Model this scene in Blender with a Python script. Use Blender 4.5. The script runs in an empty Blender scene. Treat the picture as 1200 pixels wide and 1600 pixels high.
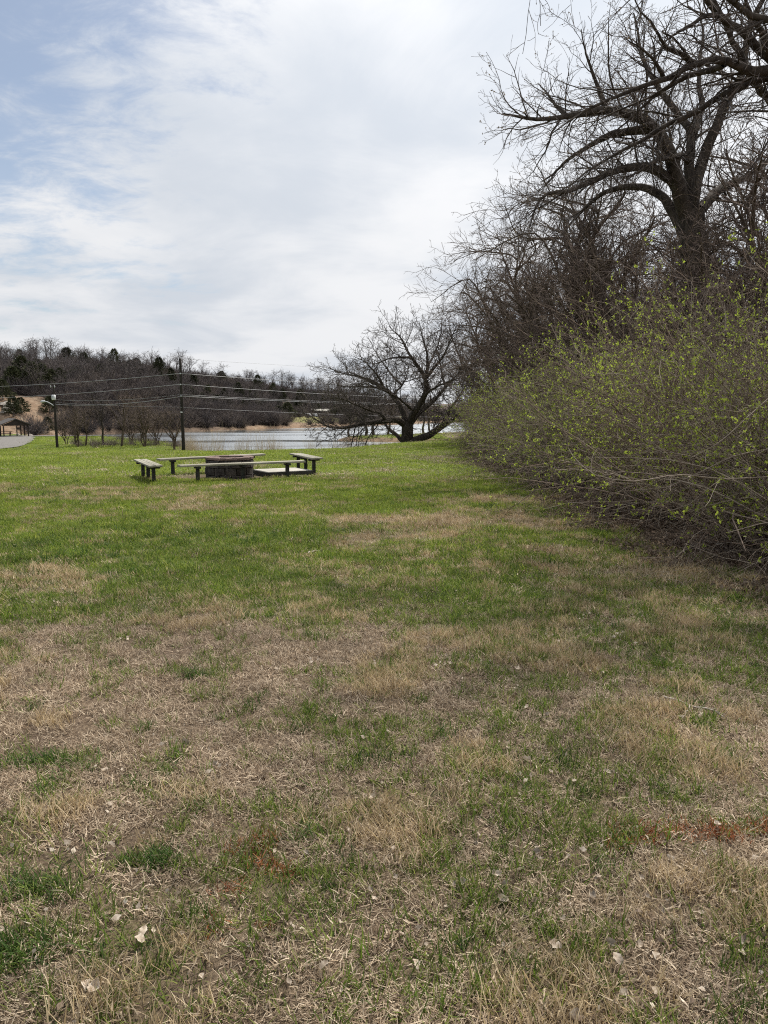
import bpy, math, random
import numpy as np
from mathutils import Vector, Matrix

SC = bpy.context.scene
COL = SC.collection
R = math.radians
PI = math.pi

# ------------------------------------------------------------------ camera, sky, sun, exposure
F_PX = 1155.0                     # focal length in pixels of a 1200 x 1600 picture
PITCH = R(7.9)
EYE = 1.6
cam_d = bpy.data.cameras.new('camera')
cam = bpy.data.objects.new('camera', cam_d); COL.objects.link(cam)
cam.location = (0, 0, EYE); cam.rotation_euler = (PI / 2 - PITCH, 0, 0)
cam_d.sensor_fit = 'VERTICAL'; cam_d.sensor_height = 24
cam_d.lens = 24 * F_PX / 1600
cam_d.clip_start = 0.05; cam_d.clip_end = 5000
SC.camera = cam

SUN_AZ, SUN_EL = R(28), R(54)     # azimuth measured clockwise from +Y
sun_vec = Vector((math.sin(SUN_AZ) * math.cos(SUN_EL), math.cos(SUN_AZ) * math.cos(SUN_EL), math.sin(SUN_EL)))

world = bpy.data.worlds.new('World'); SC.world = world; world.use_nodes = True
def build_sky():
    nt = world.node_tree; nt.nodes.clear()
    N = nt.nodes.new; L = nt.links.new
    out = N('ShaderNodeOutputWorld')
    sky = N('ShaderNodeTexSky'); sky.sky_type = 'NISHITA'; sky.sun_disc = False
    sky.sun_elevation = SUN_EL; sky.sun_rotation = SUN_AZ; sky.air_density = 1.0; sky.dust_density = 1.0; sky.ozone_density = 1.0
    b1 = N('ShaderNodeBackground'); L(sky.outputs[0], b1.inputs[0]); b1.inputs[1].default_value = 0.095
    tc = N('ShaderNodeTexCoord')
    sep = N('ShaderNodeSeparateXYZ'); L(tc.outputs['Generated'], sep.inputs[0])
    def M(op, a, b=None, c=None, clamp=False):
        m = N('ShaderNodeMath'); m.operation = op; m.use_clamp = clamp
        for i, v in enumerate((a, b, c)):
            if v is None: continue
            if isinstance(v, (int, float)): m.inputs[i].default_value = v
            else: L(v, m.inputs[i])
        return m.outputs[0]
    zc = M('MAXIMUM', M('ADD', sep.outputs[2], 0.16), 0.05)
    px = M('DIVIDE', sep.outputs[0], zc); py = M('DIVIDE', sep.outputs[1], zc)
    cmb = N('ShaderNodeCombineXYZ'); L(px, cmb.inputs[0]); L(py, cmb.inputs[1])
    def noise(scale, detail, rough, dist=0.0, off=(0, 0, 0), rot=0.0, sc=(1, 1, 1)):
        mp = N('ShaderNodeMapping'); L(cmb.outputs[0], mp.inputs[0])
        mp.inputs['Location'].default_value = off; mp.inputs['Rotation'].default_value = (0, 0, rot); mp.inputs['Scale'].default_value = sc
        n = N('ShaderNodeTexNoise'); L(mp.outputs[0], n.inputs['Vector'])
        n.inputs['Scale'].default_value = scale; n.inputs['Detail'].default_value = detail
        n.inputs['Roughness'].default_value = rough; n.inputs['Distortion'].default_value = dist
        return n.outputs['Fac']
    big = noise(0.55, 5, 0.5, 0.3, (3.1, 1.7, 0))
    mid = noise(1.6, 8, 0.62, 0.5, (0.4, 5.2, 0), 0.9, (1, 1.2, 1))
    wisp = noise(4.5, 8, 0.66, 0.4, (2.0, 0.0, 0), 0.9, (1, 1.35, 1))
    # cloud cover: thick over most of the sky, breaking up towards the west (-X)
    cover = M('ADD', M('MULTIPLY', big, 0.7), M('MULTIPLY', mid, 1.0))
    cover = M('ADD', cover, M('MULTIPLY', wisp, 1.15))
    west = M('MULTIPLY', M('ADD', px, 0.31), 1.05)
    west = M('MINIMUM', M('MAXIMUM', west, -0.55), 0.6)
    cover = M('ADD', cover, west)
    low = M('MULTIPLY', M('SUBTRACT', 0.46, sep.outputs[2]), 2.1)
    cover = M('ADD', cover, M('MAXIMUM', low, 0.0))
    mr = N('ShaderNodeMapRange'); mr.interpolation_type = 'SMOOTHSTEP'
    L(cover, mr.inputs[0]); mr.inputs[1].default_value = 1.10; mr.inputs[2].default_value = 1.58
    mr.inputs[3].default_value = 0.26; mr.inputs[4].default_value = 1.0
    # cloud brightness: uneven thickness, glow of the thin cloud near the sun
    dot = N('ShaderNodeVectorMath'); dot.operation = 'DOT_PRODUCT'; L(tc.outputs['Generated'], dot.inputs[0]); dot.inputs[1].default_value = sun_vec
    glow = M('POWER', M('MAXIMUM', dot.outputs['Value'], 0.0), 4.0)
    thick = noise(0.9, 4, 0.5, 0.25, (7.3, 2.4, 0), 0.3, (1.3, 1, 1))
    tr = N('ShaderNodeMapRange'); tr.interpolation_type = 'SMOOTHSTEP'; L(M('ADD', M('MULTIPLY', thick, 0.66), M('MULTIPLY', mid, 0.34)), tr.inputs[0])
    tr.inputs[1].default_value = 0.37; tr.inputs[2].default_value = 0.60; tr.inputs[3].default_value = 0.0; tr.inputs[4].default_value = 1.0
    ramp = N('ShaderNodeMix'); ramp.data_type = 'RGBA'; L(tr.outputs[0], ramp.inputs['Factor'])
    ramp.inputs['A'].default_value = (0.64, 0.685, 0.75, 1); ramp.inputs['B'].default_value = (0.86, 0.87, 0.89, 1)
    st = M('ADD', M('MULTIPLY', glow, 0.46), 0.82)
    b2 = N('ShaderNodeBackground'); L(ramp.outputs['Result'], b2.inputs[0]); L(st, b2.inputs[1])
    mx = N('ShaderNodeMixShader'); L(mr.outputs[0], mx.inputs[0]); L(b1.outputs[0], mx.inputs[1]); L(b2.outputs[0], mx.inputs[2])
    L(mx.outputs[0], out.inputs[0])
build_sky()

sun_d = bpy.data.lights.new('sun', 'SUN'); sun_d.energy = 4.2; sun_d.angle = R(1.2); sun_d.color = (1.0, 0.95, 0.87)
sun = bpy.data.objects.new('sun', sun_d); COL.objects.link(sun)
sun.rotation_euler = (-sun_vec).to_track_quat('-Z', 'Y').to_euler()

vs = SC.view_settings
vs.view_transform = 'Standard'; vs.look = 'None'; vs.exposure = 0.22; vs.gamma = 1.0; vs.use_curve_mapping = False
SC.render.engine = 'CYCLES'
SC.cycles.max_bounces = 4; SC.cycles.diffuse_bounces = 2; SC.cycles.glossy_bounces = 2; SC.cycles.transmission_bounces = 2; SC.cycles.transparent_max_bounces = 4; SC.cycles.use_adaptive_sampling = True; SC.cycles.adaptive_threshold = .02; SC.cycles.use_denoising = False
SC.cycles.caustics_reflective = False; SC.cycles.caustics_refractive = False
SC.cycles.sample_clamp_indirect = 6.0; SC.cycles.sample_clamp_direct = 12.0; SC.cycles.filter_width = 1.1

# ------------------------------------------------------------------ helpers
def at(px, py, D):
    """World point seen at photo pixel (px, py) at forward distance D."""
    a = (px - 600) / F_PX; b = (800 - py) / F_PX
    fy = math.cos(PITCH) + b * math.sin(PITCH); fz = -math.sin(PITCH) + b * math.cos(PITCH)
    t = D / fy
    return np.array((a * t, D, EYE + fz * t))

def tag(o, label=None, cat=None, group=None, kind=None):
    if label: o['label'] = label
    if cat: o['category'] = cat
    if group: o['group'] = group
    if kind: o['kind'] = kind
    return o

def mesh_np(name, V, faces, mat=None, smooth=False, attrs=None):
    """faces: list of int arrays (n,3) / (n,4)."""
    me = bpy.data.meshes.new(name)
    V = np.asarray(V, dtype=np.float32)
    if not isinstance(faces, (list, tuple)): faces = [faces]
    faces = [np.asarray(f, dtype=np.int32) for f in faces if len(f)]
    me.vertices.add(len(V)); me.vertices.foreach_set('co', V.ravel())
    loops = np.concatenate([f.ravel() for f in faces])
    tot = np.concatenate([np.full(len(f), f.shape[1], np.int32) for f in faces])
    start = np.concatenate(([0], np.cumsum(tot)[:-1])).astype(np.int32)
    me.loops.add(len(loops)); me.loops.foreach_set('vertex_index', loops)
    me.polygons.add(len(tot)); me.polygons.foreach_set('loop_start', start)
    if smooth: me.polygons.foreach_set('use_smooth', np.ones(len(tot), bool))
    me.update(calc_edges=True)
    if attrs:
        for k, v in attrs.items():
            v = np.asarray(v, np.float32)
            a = me.attributes.new(k, 'FLOAT', 'POINT'); a.data.foreach_set('value', v)
    if mat: me.materials.append(mat)
    return me

def link(name, me, parent=None, loc=None, rot=None, scale=None):
    o = bpy.data.objects.new(name, me); COL.objects.link(o)
    if parent: o.parent = parent
    if loc is not None: o.location = loc
    if rot is not None: o.rotation_euler = rot
    if scale is not None: o.scale = scale
    return o

def empty(name, loc=(0, 0, 0), rotz=0, scale=None):
    o = link(name, None, loc=loc, rot=(0, 0, rotz)); o.empty_display_size = 0.2
    if scale is not None: o.scale = (scale,) * 3 if isinstance(scale, (int, float)) else scale
    return o

class MB:
    """collects simple solids into one mesh"""
    def __init__(s): s.V = []; s.F = []; s.n = 0
    def add(s, V, F):
        V = np.asarray(V, float); s.V.append(V)
        s.F += [tuple(int(i) + s.n for i in f) for f in F]; s.n += len(V); return s
    def box(s, c, size, rz=0, bev=0.0, tilt=0.0, jit=0.0, rng=None):
        hx, hy, hz = [v / 2 for v in size]
        b = min(bev, hx * .9, hy * .9, hz * .9)
        if b <= 0:
            V = [(x, y, z) for z in (-hz, hz) for x, y in ((-hx, -hy), (hx, -hy), (hx, hy), (-hx, hy))]
            F = [(3, 2, 1, 0), (4, 5, 6, 7), (0, 1, 5, 4), (1, 2, 6, 5), (2, 3, 7, 6), (3, 0, 4, 7)]
        else:
            V = []; rings = []
            for z, e in ((-hz, b), (-hz + b, 0), (hz - b, 0), (hz, b)):
                x1, y1 = hx - e, hy - e; k = b if e == 0 else b * .6
                ring = [(-x1 + k, -y1), (x1 - k, -y1), (x1, -y1 + k), (x1, y1 - k), (x1 - k, y1), (-x1 + k, y1), (-x1, y1 - k), (-x1, -y1 + k)]
                rings.append(list(range(len(V), len(V) + 8))); V += [(x, y, z) for x, y in ring]
            F = [tuple(reversed(rings[0])), tuple(rings[3])]
            for a, c2 in zip(rings, rings[1:]):
                for i in range(8): F.append((a[i], a[(i + 1) % 8], c2[(i + 1) % 8], c2[i]))
        V = np.array(V, float)
        if jit and rng is not None: V = V + rng.uniform(-jit, jit, V.shape)
        if tilt: V = V @ np.array(Matrix.Rotation(tilt, 3, 'X')).T
        ca, sa = math.cos(rz), math.sin(rz)
        V = np.stack((V[:, 0] * ca - V[:, 1] * sa, V[:, 0] * sa + V[:, 1] * ca, V[:, 2]), 1) + np.array(c, float)
        return s.add(V, F)
    def tube(s, pts, rad, sides=8):
        P = np.array(pts, float)[None]; r = np.full((1, len(pts)), rad, float) if np.isscalar(rad) else np.array(rad, float)[None]
        V, F = tubes(P, r, sides); s.add(V, F)
        k = len(pts); s.F.append(tuple(s.n - len(V) + i for i in reversed(range(sides)))); s.F.append(tuple(s.n - len(V) + (k - 1) * sides + i for i in range(sides)))
        return s
    def prism(s, poly, axis_pts):
        """poly: list of (u,v) ; axis_pts: two functions mapping -> 3d points"""
        n = len(poly); V = [axis_pts[0](p) for p in poly] + [axis_pts[1](p) for p in poly]
        F = [tuple(reversed(range(n))), tuple(range(n, 2 * n))] + [(i, (i + 1) % n, n + (i + 1) % n, n + i) for i in range(n)]
        return s.add(V, F)
    def mesh(s, name, mat, smooth=False):
        me = bpy.data.meshes.new(name); me.from_pydata(np.concatenate(s.V).tolist(), [], s.F); me.update()
        if mat: me.materials.append(mat)
        if smooth: me.polygons.foreach_set('use_smooth', np.ones(len(me.polygons), bool))
        return me
    def build(s, name, mat, parent=None, smooth=False, **kw): return link(name, s.mesh(name, mat, smooth), parent, **kw)

def norm(v): return v / np.maximum(np.linalg.norm(v, axis=-1, keepdims=True), 1e-9)

def tubes(P, Rr, sides):
    """P (n,k,3), Rr (n,k) -> verts, quads of n open tapered tubes."""
    n, k, _ = P.shape
    T = np.empty_like(P); T[:, 1:-1] = P[:, 2:] - P[:, :-2]; T[:, 0] = P[:, 1] - P[:, 0]; T[:, -1] = P[:, -1] - P[:, -2]
    T = norm(T)
    D = norm(P[:, -1] - P[:, 0]); ref = np.where((np.abs(D[:, 2]) < .8)[:, None], np.array((0, 0, 1.0)), np.array((1.0, 0.13, 0)))[:, None, :]
    U = norm(np.cross(T, ref)); W = np.cross(T, U)
    a = np.arange(sides) * 2 * PI / sides
    V = P[:, :, None, :] + Rr[:, :, None, None] * (np.cos(a)[None, None, :, None] * U[:, :, None, :] + np.sin(a)[None, None, :, None] * W[:, :, None, :])
    base = (np.arange(n) * k * sides)[:, None, None] + (np.arange(k - 1) * sides)[None, :, None]
    i = np.arange(sides)[None, None, :]; j = (np.arange(sides) + 1)[None, None, :] % sides
    Q = np.stack((base + i, base + j, base + sides + j, base + sides + i), -1).reshape(-1, 4)
    return V.reshape(-1, 3), Q

class Tubes:
    def __init__(s): s.V = []; s.Q = []; s.n = 0; s.S = []; s.rng = np.random.default_rng(1)
    def add(s, P, Rr, sides):
        V, Q = tubes(P, Rr, sides); s.V.append(V); s.Q.append(Q + s.n); s.n += len(V)
        s.S.append(np.repeat(s.rng.uniform(0, 1, len(P)), P.shape[1] * sides))
    def mesh(s, name, mat, smooth=True): return mesh_np(name, np.concatenate(s.V), np.concatenate(s.Q), mat, smooth, dict(shade=np.concatenate(s.S)))

def resample(pts, k, rng=None, wob=0.0):
    """smooth polyline (Catmull-Rom) through pts with k samples."""
    P = np.array(pts, float); n = len(P)
    E = np.vstack((2 * P[0] - P[1], P, 2 * P[-1] - P[-2]))
    d = np.concatenate(([0], np.cumsum(np.linalg.norm(np.diff(P, axis=0), axis=1))))
    s = np.linspace(0, d[-1], k); i = np.clip(np.searchsorted(d, s, 'right') - 1, 0, n - 2)
    t = ((s - d[i]) / np.maximum(d[i + 1] - d[i], 1e-9))[:, None]
    a, b, c, e = E[i], E[i + 1], E[i + 2], E[i + 3]
    out = .5 * (2 * b + (c - a) * t + (2 * a - 5 * b + 4 * c - e) * t * t + (3 * b - a - 3 * c + e) * t ** 3)
    if rng is not None and wob: out[1:-1] += rng.normal(0, wob, (k - 2, 3))
    return out

def spawn(rng, P, Rr, dens, length, ang=(35, 70), k=6, curl=.18, up=.0, rr=.6, tmin=.2, tip=.004, cmin=1, cmax=99, taper=.5, minr=.003, flat=0.0, lr=.013):
    """children of every parent branch, vectorised. length=(ratio to parent length, min, max)."""
    n, kp, _ = P.shape
    seg = np.linalg.norm(np.diff(P, axis=1), axis=2); Lp = seg.sum(1)
    cnt = np.clip(np.round(Lp * dens * rng.uniform(.8, 1.2, n)), cmin, cmax).astype(int)
    idx = np.repeat(np.arange(n), cnt); m = len(idx)
    order = np.arange(m) - np.repeat(np.cumsum(cnt) - cnt, cnt)
    t = tmin + (1 - tmin) * (order + rng.uniform(.1, 1.0, m)) / cnt[idx]; t = np.clip(t, 0, .995)
    f = t * (kp - 1); i = np.minimum(f.astype(int), kp - 2); w = (f - i)[:, None]
    p0, p1 = P[idx, i], P[idx, i + 1]; pos = p0 * (1 - w) + p1 * w; T = norm(p1 - p0)
    r = Rr[idx, i] * (1 - w[:, 0]) + Rr[idx, i + 1] * w[:, 0]
    rv = rng.normal(0, 1, (m, 3)); rv[:, 2] *= (1 - flat)
    perp = norm(rv - (rv * T).sum(1, keepdims=True) * T)
    a = np.radians(rng.uniform(ang[0], ang[1], m))[:, None]
    d = norm(np.cos(a) * T + np.sin(a) * perp)
    L = np.clip(Lp[idx] * length[0] * (1.15 - .65 * t), length[1], length[2]) * rng.uniform(.6, 1.25, m)
    r0 = np.maximum(np.minimum(r * rr, L * lr + .002), minr)
    out = np.empty((m, k, 3)); out[:, 0] = pos; st = (L / (k - 1))[:, None]
    for j in range(1, k):
        d = norm(d + rng.normal(0, curl, (m, 3)) + np.array((0, 0, up)))
        out[:, j] = out[:, j - 1] + d * st
    ts = np.linspace(0, 1, k)[None]
    R2 = np.maximum(r0[:, None] * (1 - ts) ** taper, np.minimum(tip, r0[:, None]))
    return out, R2

def leaf_quads(rng, pos, size, aspect=1.6, up=0.3, fold=0.0):
    """one small leaf (2 triangles' worth) at each pos."""
    m = len(pos); d = norm(rng.normal(0, 1, (m, 3)) + np.array((0, 0, up)))
    s = norm(np.cross(d, rng.normal(0, 1, (m, 3)))); L = (size * rng.uniform(.6, 1.3, m))[:, None]; W = L / aspect
    V = np.stack((pos, pos + d * L * .5 + s * W * .5, pos + d * L, pos + d * L * .5 - s * W * .5), 1).reshape(-1, 3)
    return V, np.arange(m * 4).reshape(-1, 4)

# ---- numpy value noise
def _h(ix, iy, seed):
    h = (ix.astype(np.int64) * 374761393 + iy.astype(np.int64) * 668265263 + seed * 982451653) & 0xffffffff
    h = ((h ^ (h >> 13)) * 1274126177) & 0xffffffff
    return ((h ^ (h >> 16)) & 0xffff) / 65535.0
def vnoise(x, y, seed=0):
    x = np.asarray(x, float); y = np.asarray(y, float)
    ix, iy = np.floor(x), np.floor(y); fx, fy = x - ix, y - iy
    fx = fx * fx * (3 - 2 * fx); fy = fy * fy * (3 - 2 * fy); ix = ix.astype(np.int64); iy = iy.astype(np.int64)
    a, b, c, d = _h(ix, iy, seed), _h(ix + 1, iy, seed), _h(ix, iy + 1, seed), _h(ix + 1, iy + 1, seed)
    return (a * (1 - fx) + b * fx) * (1 - fy) + (c * (1 - fx) + d * fx) * fy
def fbm(x, y, oct=4, seed=0, g=.5):
    s = 0; a = 1; t = 0
    for o in range(oct):
        s = s + a * vnoise(x * 2 ** o + 13.7 * o, y * 2 ** o - 7.1 * o, seed + o); t += a; a *= g
    return s / t
def sstep(a, b, x):
    t = np.clip((x - a) / (b - a), 0, 1); return t * t * (3 - 2 * t)

# ------------------------------------------------------------------ materials
def mat_new(name):
    m = bpy.data.materials.new(name); m.use_nodes = True; nt = m.node_tree; nt.nodes.clear()
    return m, nt
def noise_mat(name, c1, c2, scale=5, detail=6, rough=.85, bump=.0, bscale=None, c3=None, stretch=(1, 1, 1), coords='Object', spec=.3, trans=0.0, tcol=None, attr=None, lo=.35, hi=.65, rand=0.0):
    m, nt = mat_new(name); N = nt.nodes.new; L = nt.links.new
    out = N('ShaderNodeOutputMaterial'); bs = N('ShaderNodeBsdfPrincipled')
    tc = N('ShaderNodeTexCoord'); mp = N('ShaderNodeMapping'); mp.inputs['Scale'].default_value = stretch
    if coords == 'World':
        g = N('ShaderNodeNewGeometry'); L(g.outputs['Position'], mp.inputs[0])
    else: L(tc.outputs[coords], mp.inputs[0])
    n = N('ShaderNodeTexNoise'); L(mp.outputs[0], n.inputs['Vector']); n.inputs['Scale'].default_value = scale; n.inputs['Detail'].default_value = detail; n.inputs['Roughness'].default_value = .6
    cr = N('ShaderNodeValToRGB'); e = cr.color_ramp.elements
    e[0].position = lo; e[1].position = hi; e[0].color = (*c1, 1); e[1].color = (*c2, 1)
    if c3: x = e.new((lo + hi) / 2); x.color = (*c3, 1)
    fac = n.outputs['Fac']
    if attr:
        at_ = N('ShaderNodeAttribute'); at_.attribute_name = attr
        mm = N('ShaderNodeMath'); mm.operation = 'MULTIPLY_ADD'; L(at_.outputs['Fac'], mm.inputs[0]); mm.inputs[1].default_value = .6
        sb = N('ShaderNodeMath'); sb.operation = 'MULTIPLY'; L(fac, sb.inputs[0]); sb.inputs[1].default_value = .4
        L(sb.outputs[0], mm.inputs[2]); fac = mm.outputs[0]
    L(fac, cr.inputs[0]); col = cr.outputs[0]
    if rand:
        oi = N('ShaderNodeObjectInfo'); hs = N('ShaderNodeHueSaturation'); mr = N('ShaderNodeMapRange')
        L(oi.outputs['Random'], mr.inputs[0]); mr.inputs[3].default_value = 1 - rand; mr.inputs[4].default_value = 1 + rand
        L(mr.outputs[0], hs.inputs['Value']); L(col, hs.inputs['Color']); col = hs.outputs[0]
    L(col, bs.inputs['Base Color']); bs.inputs['Roughness'].default_value = rough
    bs.inputs['Specular IOR Level'].default_value = spec
    if bump:
        b = N('ShaderNodeBump'); b.inputs['Strength'].default_value = bump; b.inputs['Distance'].default_value = .02
        n2 = N('ShaderNodeTexNoise'); L(mp.outputs[0], n2.inputs['Vector']); n2.inputs['Scale'].default_value = bscale or scale * 4; n2.inputs['Detail'].default_value = 8
        L(n2.outputs['Fac'], b.inputs['Height']); L(b.outputs[0], bs.inputs['Normal'])
    if trans:
        tr = N('ShaderNodeBsdfTranslucent'); mx = N('ShaderNodeMixShader'); mx.inputs[0].default_value = trans
        if tcol: tr.inputs[0].default_value = (*tcol, 1)
        else: L(col, tr.inputs[0])
        L(bs.outputs[0], mx.inputs[1]); L(tr.outputs[0], mx.inputs[2]); L(mx.outputs[0], out.inputs[0])
    else: L(bs.outputs[0], out.inputs[0])
    return m

MAT = {}
MAT['bark'] = noise_mat('bark_dark', (.035, .028, .023), (.10, .082, .066), 9, 8, .95, .9, 30, stretch=(1, 1, .3), spec=.15)
MAT['bark_brown'] = noise_mat('bark_brown', (.06, .045, .032), (.15, .115, .085), 9, 8, .95, .9, 30, stretch=(1, 1, .3), spec=.15)
MAT['twig'] = noise_mat('twig_dark', (.05, .042, .038), (.23, .19, .168), 3, 4, .9, spec=.2, attr='shade', lo=.2, hi=.95)
MAT['twig_brown'] = noise_mat('twig_brown', (.07, .052, .044), (.29, .225, .185), 3, 4, .9, spec=.2, rand=.15, attr='shade', lo=.2, hi=.9)
MAT['bud'] = noise_mat('bud', (.16, .12, .08), (.28, .22, .14), 6, 3, .8, trans=.25)
MAT['stem_tan'] = noise_mat('stem_tan', (.10, .072, .055), (.48, .40, .31), 2.2, 5, .85, spec=.25, rand=.12, attr='shade', lo=.2, hi=.85)
MAT['stem_brown'] = noise_mat('stem_brown', (.08, .056, .044), (.34, .26, .20), 2.5, 5, .9, spec=.2, rand=.12, attr='shade', lo=.2, hi=.9)
MAT['leaf'] = noise_mat('leaf_new', (.22, .29, .045), (.40, .46, .07), 5, 3, .6, trans=.45, tcol=(.42, .52, .07), spec=.3, rand=.1)
MAT['hill_twig'] = noise_mat('hill_twig', (.078, .068, .068), (.148, .128, .124), .8, 3, .95, spec=.1, rand=.28)
MAT['hill_bark'] = noise_mat('hill_bark', (.07, .06, .05), (.17, .145, .125), 3, 4, .95, spec=.1, rand=.2)
MAT['brush'] = noise_mat('brush', (.095, .078, .068), (.20, .165, .142), .9, 3, .95, spec=.1, rand=.3)
MAT['cedar'] = noise_mat('cedar', (.032, .040, .020), (.09, .092, .046), 1.2, 4, .9, spec=.15, rand=.3)
MAT['pole'] = noise_mat('pole_wood', (.016, .013, .011), (.045, .037, .03), 6, 6, .9, .5, 40, stretch=(1, 1, .15))
MAT['plank'] = noise_mat('weathered_plank', (.20, .185, .14), (.41, .385, .31), 6, 8, .85, .5, 30, stretch=(.18, 2.4, 2.4), spec=.2)
MAT['post'] = noise_mat('dark_post', (.02, .02, .019), (.055, .052, .046), 10, 6, .85, .4, 40)
MAT['block'] = noise_mat('firepit_block', (.036, .030, .027), (.10, .085, .075), 7, 8, .95, .8, 50, rand=.25)
MAT['cap'] = noise_mat('firepit_cap', (.12, .085, .072), (.24, .17, .145), 7, 8, .92, .7, 50, rand=.15)
MAT['slab'] = noise_mat('concrete_slab', (.36, .34, .29), (.52, .49, .43), 3, 8, .9, .4, 60)
MAT['slab_frame'] = noise_mat('slab_frame', (.03, .03, .026), (.075, .07, .06), 6, 6, .9, .4)
MAT['ash'] = noise_mat('ash', (.02, .02, .02), (.12, .11, .10), 8, 6, .95)
MAT['metal'] = noise_mat('grey_metal', (.42, .44, .46), (.58, .60, .62), 3, 3, .45, spec=.5)
MAT['wire'] = noise_mat('wire', (.30, .30, .31), (.38, .38, .39), 3, 2, .5, spec=.5)
MAT['white'] = noise_mat('white_paint', (.62, .63, .64), (.78, .78, .78), 3, 3, .4, spec=.5)
MAT['silver'] = noise_mat('silver_paint', (.38, .40, .42), (.48, .50, .52), 3, 3, .35, spec=.6)
MAT['tyre'] = noise_mat('tyre', (.012, .012, .012), (.03, .03, .03), 5, 3, .8)
MAT['glass'] = noise_mat('car_glass', (.015, .018, .02), (.03, .035, .04), 2, 2, .12, spec=.6)
MAT['roof'] = noise_mat('roof_shingle', (.055, .048, .045), (.10, .09, .083), 2, 6, .95, .3)
MAT['roof_pale'] = noise_mat('roof_pale', (.38, .36, .31), (.52, .50, .44), 2, 6, .85)
MAT['timber'] = noise_mat('timber', (.025, .019, .016), (.055, .042, .034), 4, 6, .9)
MAT['rock'] = noise_mat('rock', (.17, .15, .125), (.36, .33, .29), 1.2, 8, .95, .6, 6)
MAT['reed'] = noise_mat('reed', (.32, .255, .17), (.54, .46, .33), 2, 3, .9, trans=.25)
MAT['deadleaf'] = noise_mat('dead_leaf', (.24, .18, .125), (.64, .56, .46), 40, 6, .85, trans=.2, rand=.38, spec=.2)
MAT['litter'] = noise_mat('litter_leaf', (.09, .058, .04), (.30, .23, .17), 20, 5, .9, coords='World', trans=.1, spec=.15)
MAT['stick'] = noise_mat('stick', (.25, .21, .17), (.45, .40, .34), 20, 5, .9)

def grass_mat(name, c1, c2, c3, trans, tsc=1.0, sc=.9):
    """blade colour: own shade per blade, clump shade per tuft, broad drift over the meadow"""
    m, nt = mat_new(name); N = nt.nodes.new; L = nt.links.new
    out = N('ShaderNodeOutputMaterial'); bs = N('ShaderNodeBsdfPrincipled'); bs.inputs['Roughness'].default_value = .6; bs.inputs['Specular IOR Level'].default_value = .22
    a = N('ShaderNodeAttribute'); a.attribute_name = 'shade'
    cr = N('ShaderNodeValToRGB'); e = cr.color_ramp.elements
    e[0].position = 0; e[0].color = (*c1, 1); e[1].position = 1; e[1].color = (*c3, 1); x = e.new(.5); x.color = (*c2, 1)
    L(a.outputs['Fac'], cr.inputs[0])
    g = N('ShaderNodeNewGeometry'); n = N('ShaderNodeTexNoise'); L(g.outputs['Position'], n.inputs['Vector']); n.inputs['Scale'].default_value = sc; n.inputs['Detail'].default_value = 4
    oi = N('ShaderNodeObjectInfo')
    ad = N('ShaderNodeMath'); ad.operation = 'MULTIPLY_ADD'; L(oi.outputs['Random'], ad.inputs[0]); ad.inputs[1].default_value = .5
    mr = N('ShaderNodeMapRange'); L(n.outputs['Fac'], mr.inputs[0]); mr.inputs[1].default_value = .3; mr.inputs[2].default_value = .7; mr.inputs[3].default_value = .55; mr.inputs[4].default_value = .95
    L(mr.outputs[0], ad.inputs[2])
    hs = N('ShaderNodeHueSaturation'); L(ad.outputs[0], hs.inputs['Value']); L(cr.outputs[0], hs.inputs['Color'])
    L(hs.outputs[0], bs.inputs['Base Color'])
    tr = N('ShaderNodeBsdfTranslucent'); L(hs.outputs[0], tr.inputs[0]); mx = N('ShaderNodeMixShader'); mx.inputs[0].default_value = trans
    L(bs.outputs[0], mx.inputs[1]); L(tr.outputs[0], mx.inputs[2]); L(mx.outputs[0], out.inputs[0])
    return m
MAT['straw'] = grass_mat('straw', (.13, .086, .055), (.36, .268, .178), (.66, .545, .40), .22)
MAT['straw_gold'] = grass_mat('straw_gold', (.28, .20, .10), (.50, .385, .225), (.68, .55, .36), .3)
MAT['straw_pale'] = grass_mat('straw_pale', (.24, .18, .11), (.46, .365, .235), (.68, .57, .41), .25)
MAT['green'] = grass_mat('green_grass', (.065, .12, .018), (.155, .225, .032), (.30, .33, .085), .45)
MAT['green_dark'] = grass_mat('green_dark', (.03, .07, .014), (.065, .12, .022), (.12, .18, .04), .35)
MAT['green_far'] = grass_mat('green_far', (.13, .19, .02), (.22, .29, .033), (.36, .38, .08), .45, sc=.35)
MAT['rust'] = grass_mat('rusty_grass', (.22, .065, .025), (.36, .12, .045), (.42, .20, .09), .25)

# ------------------------------------------------------------------ terrain
WATER = -3.2
LAKE = np.array([(-62, 128), (-55, 118), (-38, 108), (-27, 95), (-21, 80), (-17, 73), (-8, 72), (0, 74), (5, 82), (7, 96), (5, 108), (0, 111), (-5, 112.5),
                 (-6.5, 116), (-5, 122), (2, 128), (12, 133), (30, 140), (70, 160), (120, 230), (60, 280), (20, 272), (-3, 225), (-16, 202), (-30, 185), (-45, 158), (-57, 143)], float)
def lake_sd(x, y):
    """signed distance to the lake outline, positive on land"""
    x = np.asarray(x, float); y = np.asarray(y, float); d = np.full(x.shape, 1e9); ins = np.zeros(x.shape, bool)
    n = len(LAKE)
    for i in range(n):
        ax, ay = LAKE[i]; bx, by = LAKE[(i + 1) % n]; ex, ey = bx - ax, by - ay
        t = np.clip(((x - ax) * ex + (y - ay) * ey) / (ex * ex + ey * ey), 0, 1)
        d = np.minimum(d, np.hypot(x - ax - t * ex, y - ay - t * ey))
        c = ((ay > y) != (by > y)) & (x < (bx - ax) * (y - ay) / (by - ay + 1e-12) + ax); ins ^= c
    w = (fbm(x * .25, y * .25, 3, 5) - .5) * 2.2
    return np.where(ins, -d, d) + w
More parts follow.
